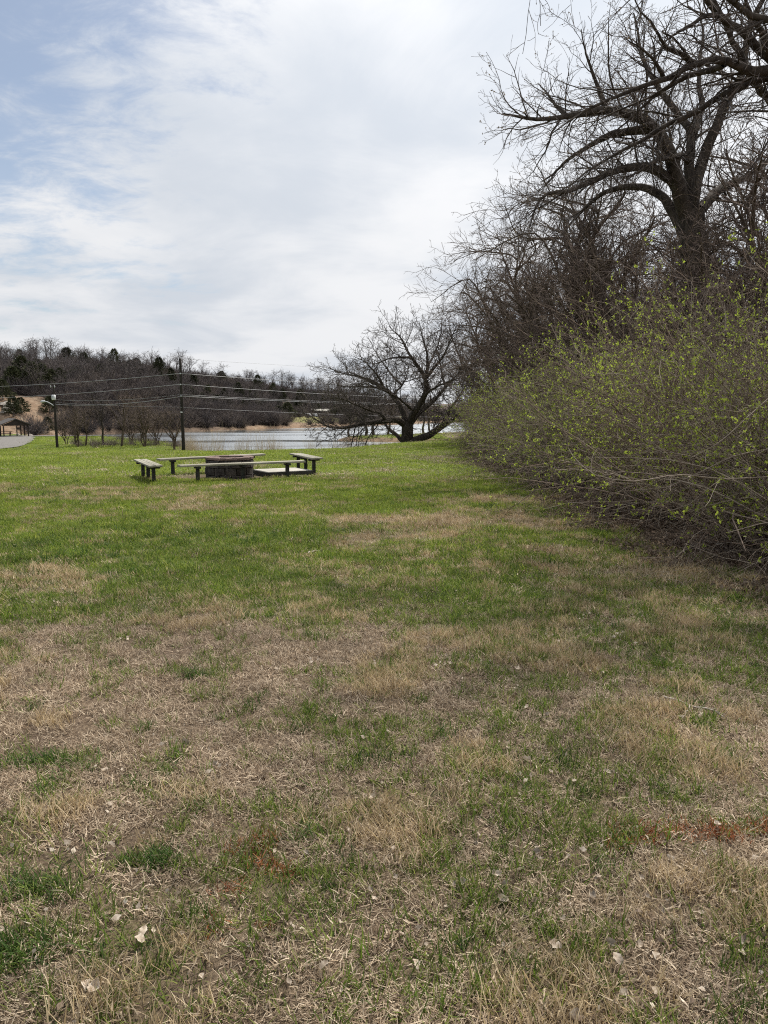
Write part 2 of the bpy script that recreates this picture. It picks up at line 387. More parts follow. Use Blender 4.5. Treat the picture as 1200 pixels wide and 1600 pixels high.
def far_line(x):
    """forward distance of the far shore / hill foot at lateral x"""
    xs = [-260, -120, -90, -62, -57, -45, -30, -16, -3, 20, 60, 120, 300]; ys = [116, 117, 118, 124, 143, 158, 185, 202, 225, 272, 280, 235, 200]
    return np.interp(x, xs, ys)
def H(x, y):
    x = np.asarray(x, float); y = np.asarray(y, float)
    c = np.interp(x, [-40, -20, -8, -2, 2, 6, 12, 40], [18, 19.3, 18.8, 21, 28.5, 35, 40, 44])
    u = np.maximum(y - c, 0)
    z = -np.where(u < 29, .00153 * u * u, .00153 * 841 + (u - 29) * .0888)
    plate = np.interp(x, [-40, -25, -15, 3, 10], [-2.4, -2.45, -2.7, -2.65, -2.2])
    z = np.maximum(z, plate)
    z = z + (fbm(x * .35, y * .35, 3, 11) - .5) * .07 * sstep(1.0, 6, np.hypot(x, y)) + (fbm(x * .07, y * .07, 2, 3) - .5) * .16 * sstep(4, 14, y)
    # hill beyond the lake
    s = y - far_line(x)
    th = x / np.maximum(y, 1)
    hm = np.interp(th, [-.9, -.52, -.40, -.28, -.18, -.09, .0, .12, .4], [14, 12.4, 12.6, 12.2, 10.4, 7.4, 5.2, 4.2, 3])
    steep = sstep(-.20, -.36, th)
    prof_l = .42 * sstep(0, 22, s) + .58 * sstep(14, 105, s)
    prof_r = .17 * sstep(0, 30, s) + .83 * sstep(36, 130, s)
    prof = prof_l * steep + prof_r * (1 - steep)
    hz = -2.5 + (hm + 2.5) * prof + (fbm(x * .05, y * .05, 3, 21) - .5) * 3.0 * sstep(10, 60, s) + (fbm(x * .3, y * .3, 3, 22) - .5) * .8 * sstep(1, 10, s)
    b = sstep(-3, 1, s); z = z * (1 - b) + hz * b
    # peninsula and shore banks
    sd = lake_sd(x, y)
    pen = sstep(100, 108, y) * sstep(-12, -4, x) * (1 - sstep(150, 175, y)); z = z * (1 - pen) + (-2.62 + .25 * sstep(0, 20, x)) * pen
    bank = WATER + np.where(sd > 0, .25 + .55 * np.minimum(sd, 60), np.maximum(-1.8, .6 * sd + .25))
    z = np.minimum(z, bank)
    return z

def greenness(x, y):
    """share of living grass in the sward, 0 dry .. 1 lush"""
    d = np.hypot(x, y); n1 = fbm(x * .9, y * .9, 4, 31); n2 = fbm(x * .28 + 5, y * .28, 3, 37); n3 = fbm(x * 2.6, y * 2.6, 3, 41)
    g = np.interp(d, [1.5, 3, 4.2, 5.2, 6.5, 8.0, 12, 20, 40], [.30, .33, .33, .50, .66, .70, .80, .95, 1.02])
    nr = sstep(3, 7, d)
    g = g + (n1 - .5) * (.75 + .6 * nr) + (n2 - .5) * .55 + (n3 - .5) * (.8 - .2 * nr) + (fbm(x * 6, y * 6, 2, 43) - .5) * .7 * (1 - sstep(10, 20, d))
    def blob(cx, cy, rx, ry): return np.exp(-(((x - cx) / rx) ** 2 + ((y - cy) / ry) ** 2))
    w = .55 + .9 * n1
    g = g + .34 * blob(.9, 4.1, 1.3, 1.6) * w
    g = g - .35 * blob(-1.7, 4.6, 1.1, .8) - 1.25 * blob(1.2, 10.4, 1.9, .6) * w - 1.1 * blob(2.0, 12.6, 1.6, .5) * w - 1.2 * blob(-2.6, 11.7, .8, .32) * w - .8 * blob(.2, 9.2, 1.0, .3) * w
    g = g - .6 * blob(2.6, 6.8, 1.3, .9) - .75 * blob(-5.2, 14.5, 1.3, .3) * w - .85 * blob(-3.9, 16.9, 1.7, .5) * w - .7 * blob(-.6, 14.6, .5, .25) * w - .6 * blob(-3.6, 14.9, .9, .22) * w - .5 * blob(2.2, 24, 1.2, 2.5) - .9 * blob(2.7, 44, 2.6, 2.2)
    g = g - .6 * blob(-6.3, 13.2, .6, .2) + .35 * blob(-2.2, 8.6, 1.8, 1.2) - .45 * blob(.2, 4.9, 1.5, .35)
    g = g - .9 * sstep(-.75, .3, x - hedge_x(y) + (n1 - .5) * .8)
    return np.clip(g, 0, 1)
def hedge_x(y):
    """lateral position of the foot of the thicket"""
    return np.interp(y, [0, 5, 6.5, 9, 12, 16, 22, 30, 40, 55, 70], [4.6, 4.1, 3.7, 3.3, 3.3, 3.35, 3.25, 3.9, 5.2, 7.5, 9.5])

def ground_mats():
    m, nt = mat_new('meadow_soil'); N = nt.nodes.new; L = nt.links.new
    out = N('ShaderNodeOutputMaterial'); bs = N('ShaderNodeBsdfPrincipled'); bs.inputs['Roughness'].default_value = .95; bs.inputs['Specular IOR Level'].default_value = .1
    g = N('ShaderNodeNewGeometry')
    def noise(scale, det=8, rough=.6, st=(1, 1, 1)):
        mp = N('ShaderNodeMapping'); L(g.outputs['Position'], mp.inputs[0]); mp.inputs['Scale'].default_value = st
        n = N('ShaderNodeTexNoise'); L(mp.outputs[0], n.inputs['Vector']); n.inputs['Scale'].default_value = scale; n.inputs['Detail'].default_value = det; n.inputs['Roughness'].default_value = rough; return n.outputs['Fac']
    def ramp(fac, *cs):
        r = N('ShaderNodeValToRGB'); L(fac, r.inputs[0]); e = r.color_ramp.elements; e[0].position, e[0].color = cs[0][0], (*cs[0][1], 1); e[1].position, e[1].color = cs[-1][0], (*cs[-1][1], 1)
        for p, c in cs[1:-1]: x = e.new(p); x.color = (*c, 1)
        return r.outputs[0]
    def mix(f, a, b):
        x = N('ShaderNodeMix'); x.data_type = 'RGBA'; L(f, x.inputs['Factor']); L(a, x.inputs['A']); L(b, x.inputs['B']); return x.outputs['Result']
    def attr(n): a = N('ShaderNodeAttribute'); a.attribute_name = n; return a.outputs['Fac']
    fine = noise(55, 10, .7); mid = noise(6, 8, .65)
    dry = ramp(fine, (.3, (.055, .038, .028)), (.5, (.16, .115, .078)), (.7, (.32, .245, .165)))
    grn = ramp(fine, (.3, (.04, .062, .012)), (.5, (.085, .13, .022)), (.7, (.16, .19, .05)))
    broad = ramp(mid, (.35, (.07, .105, .016)), (.65, (.14, .175, .035)))
    grn = mix(mid, grn, broad)
    base = mix(attr('green'), dry, grn)
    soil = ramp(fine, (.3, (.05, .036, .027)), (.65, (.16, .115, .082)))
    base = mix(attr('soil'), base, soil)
    grav = ramp(noise(9, 8, .7), (.35, (.20, .185, .17)), (.65, (.36, .34, .31)))
    base = mix(attr('bank'), base, ramp(noise(1.3, 8, .7), (.3, (.10, .07, .045)), (.5, (.22, .15, .095)), (.7, (.34, .23, .15))))
    L(base, bs.inputs['Base Color'])
    b = N('ShaderNodeBump'); b.inputs['Strength'].default_value = .7; b.inputs['Distance'].default_value = .03; L(fine, b.inputs['Height']); L(b.outputs[0], bs.inputs['Normal'])
    L(bs.outputs[0], out.inputs[0]); MAT['ground'] = m
    m, nt = mat_new('hillside_soil'); N = nt.nodes.new; L = nt.links.new
    out = N('ShaderNodeOutputMaterial'); bs = N('ShaderNodeBsdfPrincipled'); bs.inputs['Roughness'].default_value = .95; bs.inputs['Specular IOR Level'].default_value = .1
    g = N('ShaderNodeNewGeometry')
    wood = ramp(noise(.35, 8, .7), (.35, (.07, .055, .046)), (.6, (.13, .10, .08)), (.72, (.21, .155, .11)))
    bank = ramp(noise(.5, 8, .75), (.3, (.13, .09, .062)), (.5, (.24, .165, .11)), (.7, (.34, .27, .19)))
    lawn = ramp(noise(.6, 8, .7), (.35, (.15, .16, .055)), (.65, (.27, .24, .11)))
    base = mix(attr('bank'), wood, bank); base = mix(attr('lawn'), base, lawn)
    L(base, bs.inputs['Base Color']); L(bs.outputs[0], out.inputs[0]); MAT['hill'] = m
    m, nt = mat_new('gravel'); N = nt.nodes.new; L = nt.links.new
    out = N('ShaderNodeOutputMaterial'); bs = N('ShaderNodeBsdfPrincipled'); bs.inputs['Roughness'].default_value = .95
    g = N('ShaderNodeNewGeometry')
    L(ramp(noise(3, 10, .75), (.3, (.10, .092, .082)), (.5, (.165, .152, .138)), (.7, (.23, .21, .19))), bs.inputs['Base Color']); L(bs.outputs[0], out.inputs[0]); MAT['gravel'] = m
ground_mats()

def build_terrain():
    def axis(lo, hi, h0, growth):
        pos = [0.0]; h = h0
        while pos[-1] < hi: pos.append(pos[-1] + h); h = min(h * growth, 6.0)
        neg = [0.0]; h = h0
        while neg[-1] > lo: neg.append(neg[-1] - h); h = min(h * growth, 6.0)
        return np.array(neg[:0:-1] + pos)
    xs = axis(-330, 330, .11, 1.022); ys = axis(-30, 640, .10, 1.012)
    X, Y = np.meshgrid(xs, ys); Z = H(X, Y); nx, ny = len(xs), len(ys)
    V = np.stack((X, Y, Z), -1).reshape(-1, 3)
    i = np.arange(nx - 1)[None] + np.arange(ny - 1)[:, None] * nx
    Q = np.stack((i, i + 1, i + nx + 1, i + nx), -1).reshape(-1, 4)
    cx, cy = V[Q, 0].mean(1), V[Q, 1].mean(1)
    far = cy > far_line(cx) - 2
    def sub(mask):
        q = Q[mask]; used, inv = np.unique(q, return_inverse=True); return V[used], inv.reshape(-1, 4)
    v, q = sub(~far); x, y = v[:, 0], v[:, 1]
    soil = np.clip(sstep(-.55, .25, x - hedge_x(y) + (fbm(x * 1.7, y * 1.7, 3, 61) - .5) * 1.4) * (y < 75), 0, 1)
    soil = np.maximum(soil, .8 * np.exp(-((np.hypot((x + 3.75) / 1.35, y - 17.25)) / 1.0) ** 4))
    bank = sstep(1.8, .6, lake_sd(x, y))
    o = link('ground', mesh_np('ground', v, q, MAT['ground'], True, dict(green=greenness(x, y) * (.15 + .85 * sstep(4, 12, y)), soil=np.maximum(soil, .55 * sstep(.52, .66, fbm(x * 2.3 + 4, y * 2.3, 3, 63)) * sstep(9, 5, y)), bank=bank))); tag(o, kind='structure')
    v, q = sub(far); x, y = v[:, 0], v[:, 1]; s = y - far_line(x); th = x / np.maximum(y, 1)
    bank = np.clip(sstep(14, 5, s + (fbm(x * .1, y * .1, 3, 8) - .5) * 10) * (.35 + .65 * sstep(-.24, -.17, th)) + .6 * sstep(.55, .68, fbm(x * .045, y * .045, 3, 77)), 0, 1)
    bank = np.maximum(bank, sstep(-.40, -.46, th) * sstep(30, 20, s))
    lawn = sstep(8, 13, s) * sstep(36, 28, s) * sstep(-.17, -.10, th) * sstep(.25, .1, th)
    o = link('hillside', mesh_np('hillside', v, q, MAT['hill'], True, dict(bank=bank, lawn=lawn))); tag(o, kind='structure')
build_terrain()

def build_water():
    m, nt = mat_new('lake_water'); N = nt.nodes.new; L = nt.links.new
    out = N('ShaderNodeOutputMaterial'); bs = N('ShaderNodeBsdfPrincipled')
    bs.inputs['Base Color'].default_value = (.045, .05, .045, 1); bs.inputs['Roughness'].default_value = .05; bs.inputs['IOR'].default_value = 1.33; bs.inputs['Specular IOR Level'].default_value = .5
    g = N('ShaderNodeNewGeometry'); mp = N('ShaderNodeMapping'); L(g.outputs['Position'], mp.inputs[0]); mp.inputs['Scale'].default_value = (.5, 1.2, 1)
    n = N('ShaderNodeTexNoise'); L(mp.outputs[0], n.inputs['Vector']); n.inputs['Scale'].default_value = 1.4; n.inputs['Detail'].default_value = 2
    # wind lanes: ruffled and calm streaks
    m2 = N('ShaderNodeMapping'); L(g.outputs['Position'], m2.inputs[0]); m2.inputs['Scale'].default_value = (.018, .11, 1); m2.inputs['Rotation'].default_value = (0, 0, .05)
    n2 = N('ShaderNodeTexNoise'); L(m2.outputs[0], n2.inputs['Vector']); n2.inputs['Scale'].default_value = 1.0; n2.inputs['Detail'].default_value = 5
    mr = N('ShaderNodeMapRange'); L(n2.outputs['Fac'], mr.inputs[0]); mr.inputs[1].default_value = .42; mr.inputs[2].default_value = .58; mr.inputs[3].default_value = .10; mr.inputs[4].default_value = .9
    b = N('ShaderNodeBump'); L(mr.outputs[0], b.inputs['Strength']); b.inputs['Distance'].default_value = .015; L(n.outputs['Fac'], b.inputs['Height']); L(b.outputs[0], bs.inputs['Normal'])
    m3 = N('ShaderNodeMapRange'); L(n2.outputs['Fac'], m3.inputs[0]); m3.inputs[1].default_value = .36; m3.inputs[2].default_value = .50; m3.inputs[3].default_value = .07; m3.inputs[4].default_value = .25
    gl = N('ShaderNodeBsdfGlossy'); gl.inputs['Color'].default_value = (.86, .89, .91, 1); L(m3.outputs[0], gl.inputs['Roughness']); L(b.outputs[0], gl.inputs['Normal'])
    fr = N('ShaderNodeFresnel'); fr.inputs['IOR'].default_value = 1.33; bs.inputs['Specular IOR Level'].default_value = 0.0; bs.inputs['Roughness'].default_value = 1.0
    mx = N('ShaderNodeMixShader'); L(fr.outputs[0], mx.inputs[0]); L(bs.outputs[0], mx.inputs[1]); L(gl.outputs[0], mx.inputs[2]); L(mx.outputs[0], out.inputs[0])
    V = [(-130, 60, WATER), (160, 60, WATER), (160, 300, WATER), (-130, 300, WATER)]
    o = link('lake', mesh_np('lake', V, [np.array([[0, 1, 2, 3]])], m)); tag(o, kind='structure')
build_water()

def ribbon(name, path, widths, lift, mat):
    P = resample([(*p, 0) for p in path], 90)[:, :2]; W = np.interp(np.linspace(0, 1, 90), np.linspace(0, 1, len(widths)), widths)
    T = norm(np.gradient(P, axis=0)); Nn = np.stack((-T[:, 1], T[:, 0]), 1)
    V = []
    for j in np.linspace(-.5, .5, 9):
        q = P + Nn * (W * j)[:, None] + (0.35 * (vnoise(P[:, 0] * .5 + 40 * j, P[:, 1] * .5, 9) - .5)[:, None] * Nn if abs(j) == .5 else 0)
        V.append(np.stack((q[:, 0], q[:, 1], H(q[:, 0], q[:, 1]) + lift + .05 * (1 - (2 * j) ** 2)), 1))
    V = np.stack(V, 1).reshape(-1, 3); i = np.arange(89)[:, None] * 9 + np.arange(8)[None]
    Q = np.stack((i, i + 9, i + 10, i + 1), -1).reshape(-1, 4)
    o = link(name, mesh_np(name, V, Q, mat, True)); tag(o, kind='structure'); return o
ribbon('gravel_road', [(-130, 111), (-90, 111), (-70, 111), (-58, 111.5), (-50, 113), (-45.5, 112.5), (-43, 111)], [5, 5, 5.5, 6, 5, 3, 2], .06, MAT['gravel'])
ribbon('gravel_lane', [(-55, 109.5), (-52, 105), (-47.5, 95), (-43.5, 86), (-40.5, 77), (-41, 66), (-48, 56), (-70, 48), (-110, 44)], [5, 4.5, 3.6, 3.2, 3.2, 3.4, 3.4, 3.4], .075, MAT['gravel'])

# ------------------------------------------------------------------ grass (stuff)
def blades(rng, n, spread, hgt, width, lean, bend, segs=2, flat=0.0):
    """n tapering blades as strips; returns V,F,shade"""
    base = rng.normal(0, spread, (n, 2)); az = rng.uniform(0, 2 * PI, n); h = hgt * rng.uniform(.45, 1.15, n)
    le = rng.uniform(lean * .2, lean, n); d = np.stack((np.cos(az), np.sin(az)), 1); w = width * rng.uniform(.6, 1.3, n)
    side = np.stack((-d[:, 1], d[:, 0]), 1); tw = rng.uniform(-.8, .8, n)[:, None]; side = side * np.cos(tw) + d * np.sin(tw)
    V = []; 
    for s in range(segs + 1):
        t = s / segs; ang = le + bend * t * rng.uniform(.5, 1.4, n) * (t > 0)
        out = (np.sin(le) * t + np.sin(np.minimum(ang, 1.9)) * t * t * .5) / 1.25 * h; up = np.maximum((np.cos(le) * t + np.cos(np.minimum(ang, 1.9)) * t * t * .5) / 1.25 * h, 0) * (1 - flat) + .004 + .006 * rng.uniform(0, 1, n)
        c = np.stack((base[:, 0] + d[:, 0] * out, base[:, 1] + d[:, 1] * out, up), 1)
        ww = (w * (1 - .75 * t) * .5)[:, None]; sv = np.concatenate((side * ww, np.zeros((n, 1))), 1)
        V += [c - sv, c + sv]
    k = 2 * (segs + 1); V = np.stack(V, 1).reshape(-1, 3); b = np.arange(n)[:, None] * k
    Q = np.concatenate([b + np.array([[2 * s, 2 * s + 1, 2 * s + 3, 2 * s + 2]]) for s in range(segs)]).reshape(-1, 4)
    return V, Q, np.repeat(rng.uniform(0, 1, n), k)

def proto_collection(name, meshes):
    c = bpy.data.collections.new(name)
    for i, me in enumerate(meshes):
        o = bpy.data.objects.new('%s_tuft_%02d' % (name, i), me); c.objects.link(o)
    return c
def scatter(name, pts, rot, scl, idx, coll):
    """one object of kind stuff that draws a tuft at each point"""
    me = bpy.data.meshes.new(name); me.vertices.add(len(pts)); me.vertices.foreach_set('co', np.asarray(pts, np.float32).ravel())
    a = me.attributes.new('rot', 'FLOAT_VECTOR', 'POINT'); a.data.foreach_set('vector', np.asarray(rot, np.float32).ravel())
    a = me.attributes.new('scl', 'FLOAT_VECTOR', 'POINT'); a.data.foreach_set('vector', np.asarray(scl, np.float32).ravel())
    a = me.attributes.new('idx', 'INT', 'POINT'); a.data.foreach_set('value', np.asarray(idx, np.int32))
    o = link(name, me)
    ng = bpy.data.node_groups.new(name + '_nodes', 'GeometryNodeTree')
    ng.interface.new_socket('Geometry', in_out='INPUT', socket_type='NodeSocketGeometry'); ng.interface.new_socket('Geometry', in_out='OUTPUT', socket_type='NodeSocketGeometry')
    N = ng.nodes.new; L = ng.links.new
    gi, go = N('NodeGroupInput'), N('NodeGroupOutput'); ip = N('GeometryNodeInstanceOnPoints'); ci = N('GeometryNodeCollectionInfo')
    ci.inputs['Collection'].default_value = coll; ci.inputs['Separate Children'].default_value = True; ci.inputs['Reset Children'].default_value = True
    def na(nm, ty): n = N('GeometryNodeInputNamedAttribute'); n.data_type = ty; n.inputs['Name'].default_value = nm; return n.outputs['Attribute']
    L(gi.outputs[0], ip.inputs['Points']); L(ci.outputs[0], ip.inputs['Instance']); ip.inputs['Pick Instance'].default_value = True
    L(na('idx', 'INT'), ip.inputs['Instance Index']); L(na('rot', 'FLOAT_VECTOR'), ip.inputs['Rotation']); L(na('scl', 'FLOAT_VECTOR'), ip.inputs['Scale'])
    L(ip.outputs[0], go.inputs[0])
    md = o.modifiers.new('scatter', 'NODES'); md.node_group = ng
    return o

def build_grass():
    rng = np.random.default_rng(7)
    def tuft(mat, **k):
        V, Q, s = blades(rng, **k); return mesh_np('tuft', V, Q, MAT[mat], False, dict(shade=s))
    straw = [tuft('straw', n=34, spread=.036, hgt=.038, width=.0036, lean=1.35, bend=.5, flat=.5) for _ in range(5)] \
        + [tuft('straw', n=28, spread=.027, hgt=.036, width=.0034, lean=1.0, bend=.7) for _ in range(3)] \
        + [tuft('straw_gold', n=40, spread=.03, hgt=.048, width=.0032, lean=.75, bend=.6, segs=3) for _ in range(3)] \
        + [tuft('rust', n=22, spread=.022, hgt=.035, width=.004, lean=1.1, bend=.6)]
    green = [tuft('green', n=16, spread=.026, hgt=.046, width=.0044, lean=.75, bend=.7) for _ in range(4)] \
        + [tuft('green', n=10, spread=.02, hgt=.065, width=.0046, lean=.6, bend=.9, segs=3) for _ in range(3)] \
        + [tuft('green_dark', n=40, spread=.034, hgt=.055, width=.0046, lean=.95, bend=.8, segs=3) for _ in range(2)]
    midg = [tuft('green', n=34, spread=.06, hgt=.06, width=.0075, lean=.8, bend=.7) for _ in range(4)] + [tuft('green_far', n=34, spread=.06, hgt=.055, width=.0075, lean=.8, bend=.7) for _ in range(3)] + [tuft('green_dark', n=40, spread=.06, hgt=.065, width=.008, lean=.8, bend=.7)]
    mids = [tuft('straw_pale', n=36, spread=.06, hgt=.048, width=.007, lean=1.2, bend=.6, flat=.2) for _ in range(3)] + [tuft('straw_gold', n=40, spread=.05, hgt=.06, width=.0065, lean=.8, bend=.6) for _ in range(2)]
    farg = [tuft('green_far', n=40, spread=.15, hgt=.085, width=.016, lean=.8, bend=.7) for _ in range(5)]
    fars = [tuft('straw_pale', n=36, spread=.15, hgt=.07, width=.016, lean=1.1, bend=.6) for _ in range(3)]
    cs, cg = proto_collection('dry_grass', straw), proto_collection('green_grass', green)
    cm = proto_collection('meadow', midg + mids); cf = proto_collection('far_meadow', farg + fars)
    def field(d0, d1, dens, half=.62, extra=.5):
        A = half * (d1 ** 2 - d0 ** 2) + 2 * extra * (d1 - d0); n = int(A * dens)
        y = np.sqrt(rng.uniform(d0 ** 2, d1 ** 2, n)); x = rng.uniform(-1, 1, n) * (half * y + extra)
        return x, y
    def place(x, y): return np.stack((x, y, H(x, y) - .004), 1)
    def rots(n, tl=.12): return np.stack((rng.normal(0, tl, n), rng.normal(0, tl, n), rng.uniform(0, 2 * PI, n)), 1)
    def sc3(s, zs=1.0): return np.stack((s, s, s * zs), 1)
    # --- near: dry sward and living tufts
    x, y = field(1.3, 7.2, 780); g = greenness(x, y); cl = fbm(x * 2.2, y * 2.2, 3, 51); soil = fbm(x * 3.1 + 9, y * 3.1, 3, 53)
    fade = 1 - .75 * sstep(5.6, 7.2, y)
    keep = (rng.uniform(0, 1, len(x)) < np.clip(1.15 - .75 * g, .15, 1) * fade * np.clip((soil - .25) * 5, .3, 1)) & (x < hedge_x(y) + .05 - .5 * cl)
    x, y, cl, g = x[keep], y[keep], cl[keep], g[keep]; n = len(x); u = rng.uniform(0, 1, n)
    big = cl > .56 + .10 * (x < 0)
    idx = np.where(big & (u < .45), rng.integers(8, 11, n), np.where(u < .68, rng.integers(0, 5, n), rng.integers(5, 8, n)))
    red = (np.exp(-((y - 2.62 - (x - 1.2) * .05) / .06) ** 2) * (x > .85) * (u < .55) > .4) | (np.exp(-(((x + .45) / .10) ** 2 + ((y - 2.33) / .22) ** 2)) * (u < .35) > .15)
    idx = np.where(red, 11, idx)
    o = scatter('dry_grass', place(x, y), rots(n), sc3(rng.uniform(.7, 1.35, n) * (1 + .15 * (big)), rng.uniform(.6, 1.2, n)), idx, cs); tag(o, 'short matted straw coloured dry grass in the foreground', 'dry grass', kind='stuff')
    x, y = field(1.3, 7.2, 640); g = greenness(x, y); fine = fbm(x * 5, y * 5, 2, 57)
    fade = 1 - .7 * sstep(5.8, 7.2, y)
    keep = (rng.uniform(0, 1, len(x)) < np.clip((g * 1.15 + (fine - .5) * 1.3), .015, 1) * fade) & (x < hedge_x(y) - .15)
    x, y, g = x[keep], y[keep], g[keep]; n = len(x); u = rng.uniform(0, 1, n)
    lush = np.zeros(n, bool); extra = []
    for (px, py, rr) in ((30, 1490, .10), (225, 1346, .075), (245, 1352, .06), (85, 1195, .085), (50, 1385, .07), (295, 1055, .06)):
        D = 1.6 / math.tan(PITCH + math.atan((py - 800) / F_PX)); cx = at(px, py, D)[0]
        q = rng.normal(0, rr * .5, (int(rr * 150), 2)) * np.array((1.5, .6)) + np.array((cx, D)); extra.append(q)
    ex = np.concatenate(extra); x = np.concatenate((x, ex[:, 0])); y = np.concatenate((y, ex[:, 1])); n2 = len(ex)
    idx = np.where(u < .55, rng.integers(0, 4, n), np.where(u < .97, rng.integers(4, 7, n), 7)); idx = np.concatenate((idx, np.where(rng.uniform(0, 1, n2) < .6, rng.integers(7, 9, n2), rng.integers(0, 4, n2))))
    n += n2
    o = scatter('green_grass', place(x, y), rots(n), sc3(rng.uniform(.65, 1.25, n), rng.uniform(.6, 1.15, n)), idx, cg); tag(o, 'green grass tufts coming up through the dry foreground turf', 'grass', kind='stuff')
    # --- middle distance
    x, y = field(5.4, 17, 260); g = greenness(x, y); fine = fbm(x * 3, y * 3, 3, 58)
    keep = (x < hedge_x(y) - .1) & (rng.uniform(0, 1, len(x)) < sstep(5.2, 7.0, y) * .9 + .1) & (np.hypot((x + 3.75) / 1.35, y - 17.25) > .62 + .5 * vnoise(x * 3, y * 3, 71)); x, y, g, fine = x[keep], y[keep], g[keep], fine[keep]; n = len(x)
    u = rng.uniform(0, 1, n); isg = u < np.clip(g * 1.02 + (fine - .5) * 1.3, .05, .96); v = rng.uniform(0, 1, n); dk = (fbm(x * .55, y * .55, 3, 59) > .56)
    idx = np.where(isg, np.where((v < .12) & dk, 7, np.where(v < np.clip((y - 6) / 8, .12, .8), rng.integers(4, 7, n), rng.integers(0, 4, n))), np.where(v < .6, 8 + rng.integers(0, 3, n), 11 + rng.integers(0, 2, n)))
    o = scatter('meadow_grass', place(x, y), rots(n), sc3(rng.uniform(.6, 1.3, n) * (.6 + .8 * fbm(x * 2.1, y * 2.1, 3, 68)), rng.uniform(.55, 1.2, n)), idx, cm); tag(o, 'patchy green and straw grass across the middle of the meadow', 'grass', kind='stuff')
    # --- far meadow to the crest and the strip beyond
    x, y = field(14, 52, 24, .58, 1); k2 = rng.uniform(0, 1, len(x)) < sstep(13, 17, y); x, y = x[k2], y[k2]
    x2 = rng.uniform(-66, -12, 5200); y2 = rng.uniform(62, 112, 5200); k3 = (lake_sd(x2, y2) > .8); x2, y2 = x2[k3], y2[k3]
    x3 = rng.uniform(-6, 22, 1500); y3 = rng.uniform(100, 136, 1500); k3 = (lake_sd(x3, y3) > .8); x3, y3 = x3[k3], y3[k3]
    def lane(x, y): return (np.abs(x - np.interp(y, [44, 56, 66, 77, 86, 95, 105, 110], [-80, -48, -41, -40.5, -43.5, -47.5, -52, -55])) > 2.3) & ((y < 107.5) | (x > -43))
    big = np.concatenate((np.zeros(len(x)), np.ones(len(x2) + len(x3)))); x = np.concatenate((x, x2, x3)); y = np.concatenate((y, y2, y3))
    k4 = ((x < hedge_x(y) + .3) | (y > 95)) & lane(x, y) & (np.hypot((x + 3.75) / 1.35, y - 17.25) > .62 + .5 * vnoise(x * 3, y * 3, 71)); x, y, big = x[k4], y[k4], big[k4]; n = len(x)
    g = greenness(x, y); isg = rng.uniform(0, 1, n) < np.clip(g, .06, .98)
    idx = np.where(isg, rng.integers(0, 5, n), 5 + rng.integers(0, 3, n)); s = rng.uniform(.7, 1.3, n) * (1 + 1.4 * big)
    o = scatter('far_meadow_grass', place(x, y), rots(n, .06), sc3(s, rng.uniform(.35, .8, n)), idx, cf); tag(o, 'bright green grass around the benches and along the crest', 'grass', kind='stuff')
build_grass()

# ------------------------------------------------------------------ fire ring, benches, slab
def gz(x, y): return float(H(np.array([x]), np.array([y]))[0])
def make_bench(p0, p1, zt0, zt1, width, leg_ts, label, rng, two_boards=False):
    """plank bench from p0 to p1 (xy of the ends of the seat) on square posts"""
    p0, p1 = np.array(p0, float), np.array(p1, float); c = (p0 + p1) / 2; L = np.linalg.norm(p1 - p0); a = math.atan2(p1[1] - p0[1], p1[0] - p0[0])
    z0 = gz(*c); t = empty('plank_bench', (c[0], c[1], z0), a); tag(t, label, 'bench', 'plank benches around the fire ring')
    zm = (zt0 + zt1) / 2; tilt = math.atan2(zt1 - zt0, L)
    n = 2 if two_boards else 1
    for i in range(n):
        w = width / n - (.008 if n > 1 else 0); yy = 0 if n == 1 else (i - .5) * width / 2
        m = MB().box((0, 0, 0), (L + (.05 if i else 0), w, .042), bev=.006, jit=.002, rng=rng)
        o = m.build('seat_plank', MAT['plank'], t); o.location = (0, yy, zm - z0 - .024); o.rotation_euler = (0, -tilt, 0)
        for s in leg_ts:
            for q in (-.06, .06): MB().tube([(s * L / 2, q * w / .28, .018), (s * L / 2, q * w / .28, .0245)], .008, 6).build('bolt', MAT['post'], o)
    for s in leg_ts:
        x = s * L / 2; g = p0 + (p1 - p0) * (s + 1) / 2; zg = gz(*g) - z0; zt = zm - z0 - .05 + x * math.tan(tilt)
        MB().box((x, 0, (zg - .12 + zt - .045) / 2), (.075, .075, zt - .045 - zg + .12), bev=.008).build('post_leg', MAT['post'], t)
        MB().box((x, 0, zt - .0235), (.09, width * .94, .045), bev=.005).build('cross_bracket', MAT['post'], t)
    return t
_r = np.random.default_rng(3)
make_bench((-4.38, 15.75), (-1.87, 17.15), .43, .43, .27, (-.72, -.02, .72), 'long plank bench in front of the brick fire ring, nearest the camera', _r)
make_bench((-5.42, 17.75), (-3.15, 19.35), .43, .46, .27, (-.75, 0, .75), 'long plank bench behind the brick fire ring, on the lake side', _r)
make_bench((-4.84, 15.65), (-5.82, 17.65), .43, .43, .30, (-.72, -.05, .66), 'short plank bench standing on the left of the fire ring', _r, True)
make_bench((-1.62, 18.0), (-2.38, 19.75), .44, .45, .30, (-.7, 0, .68), 'short plank bench on the right, beside the pale slab', _r, True)

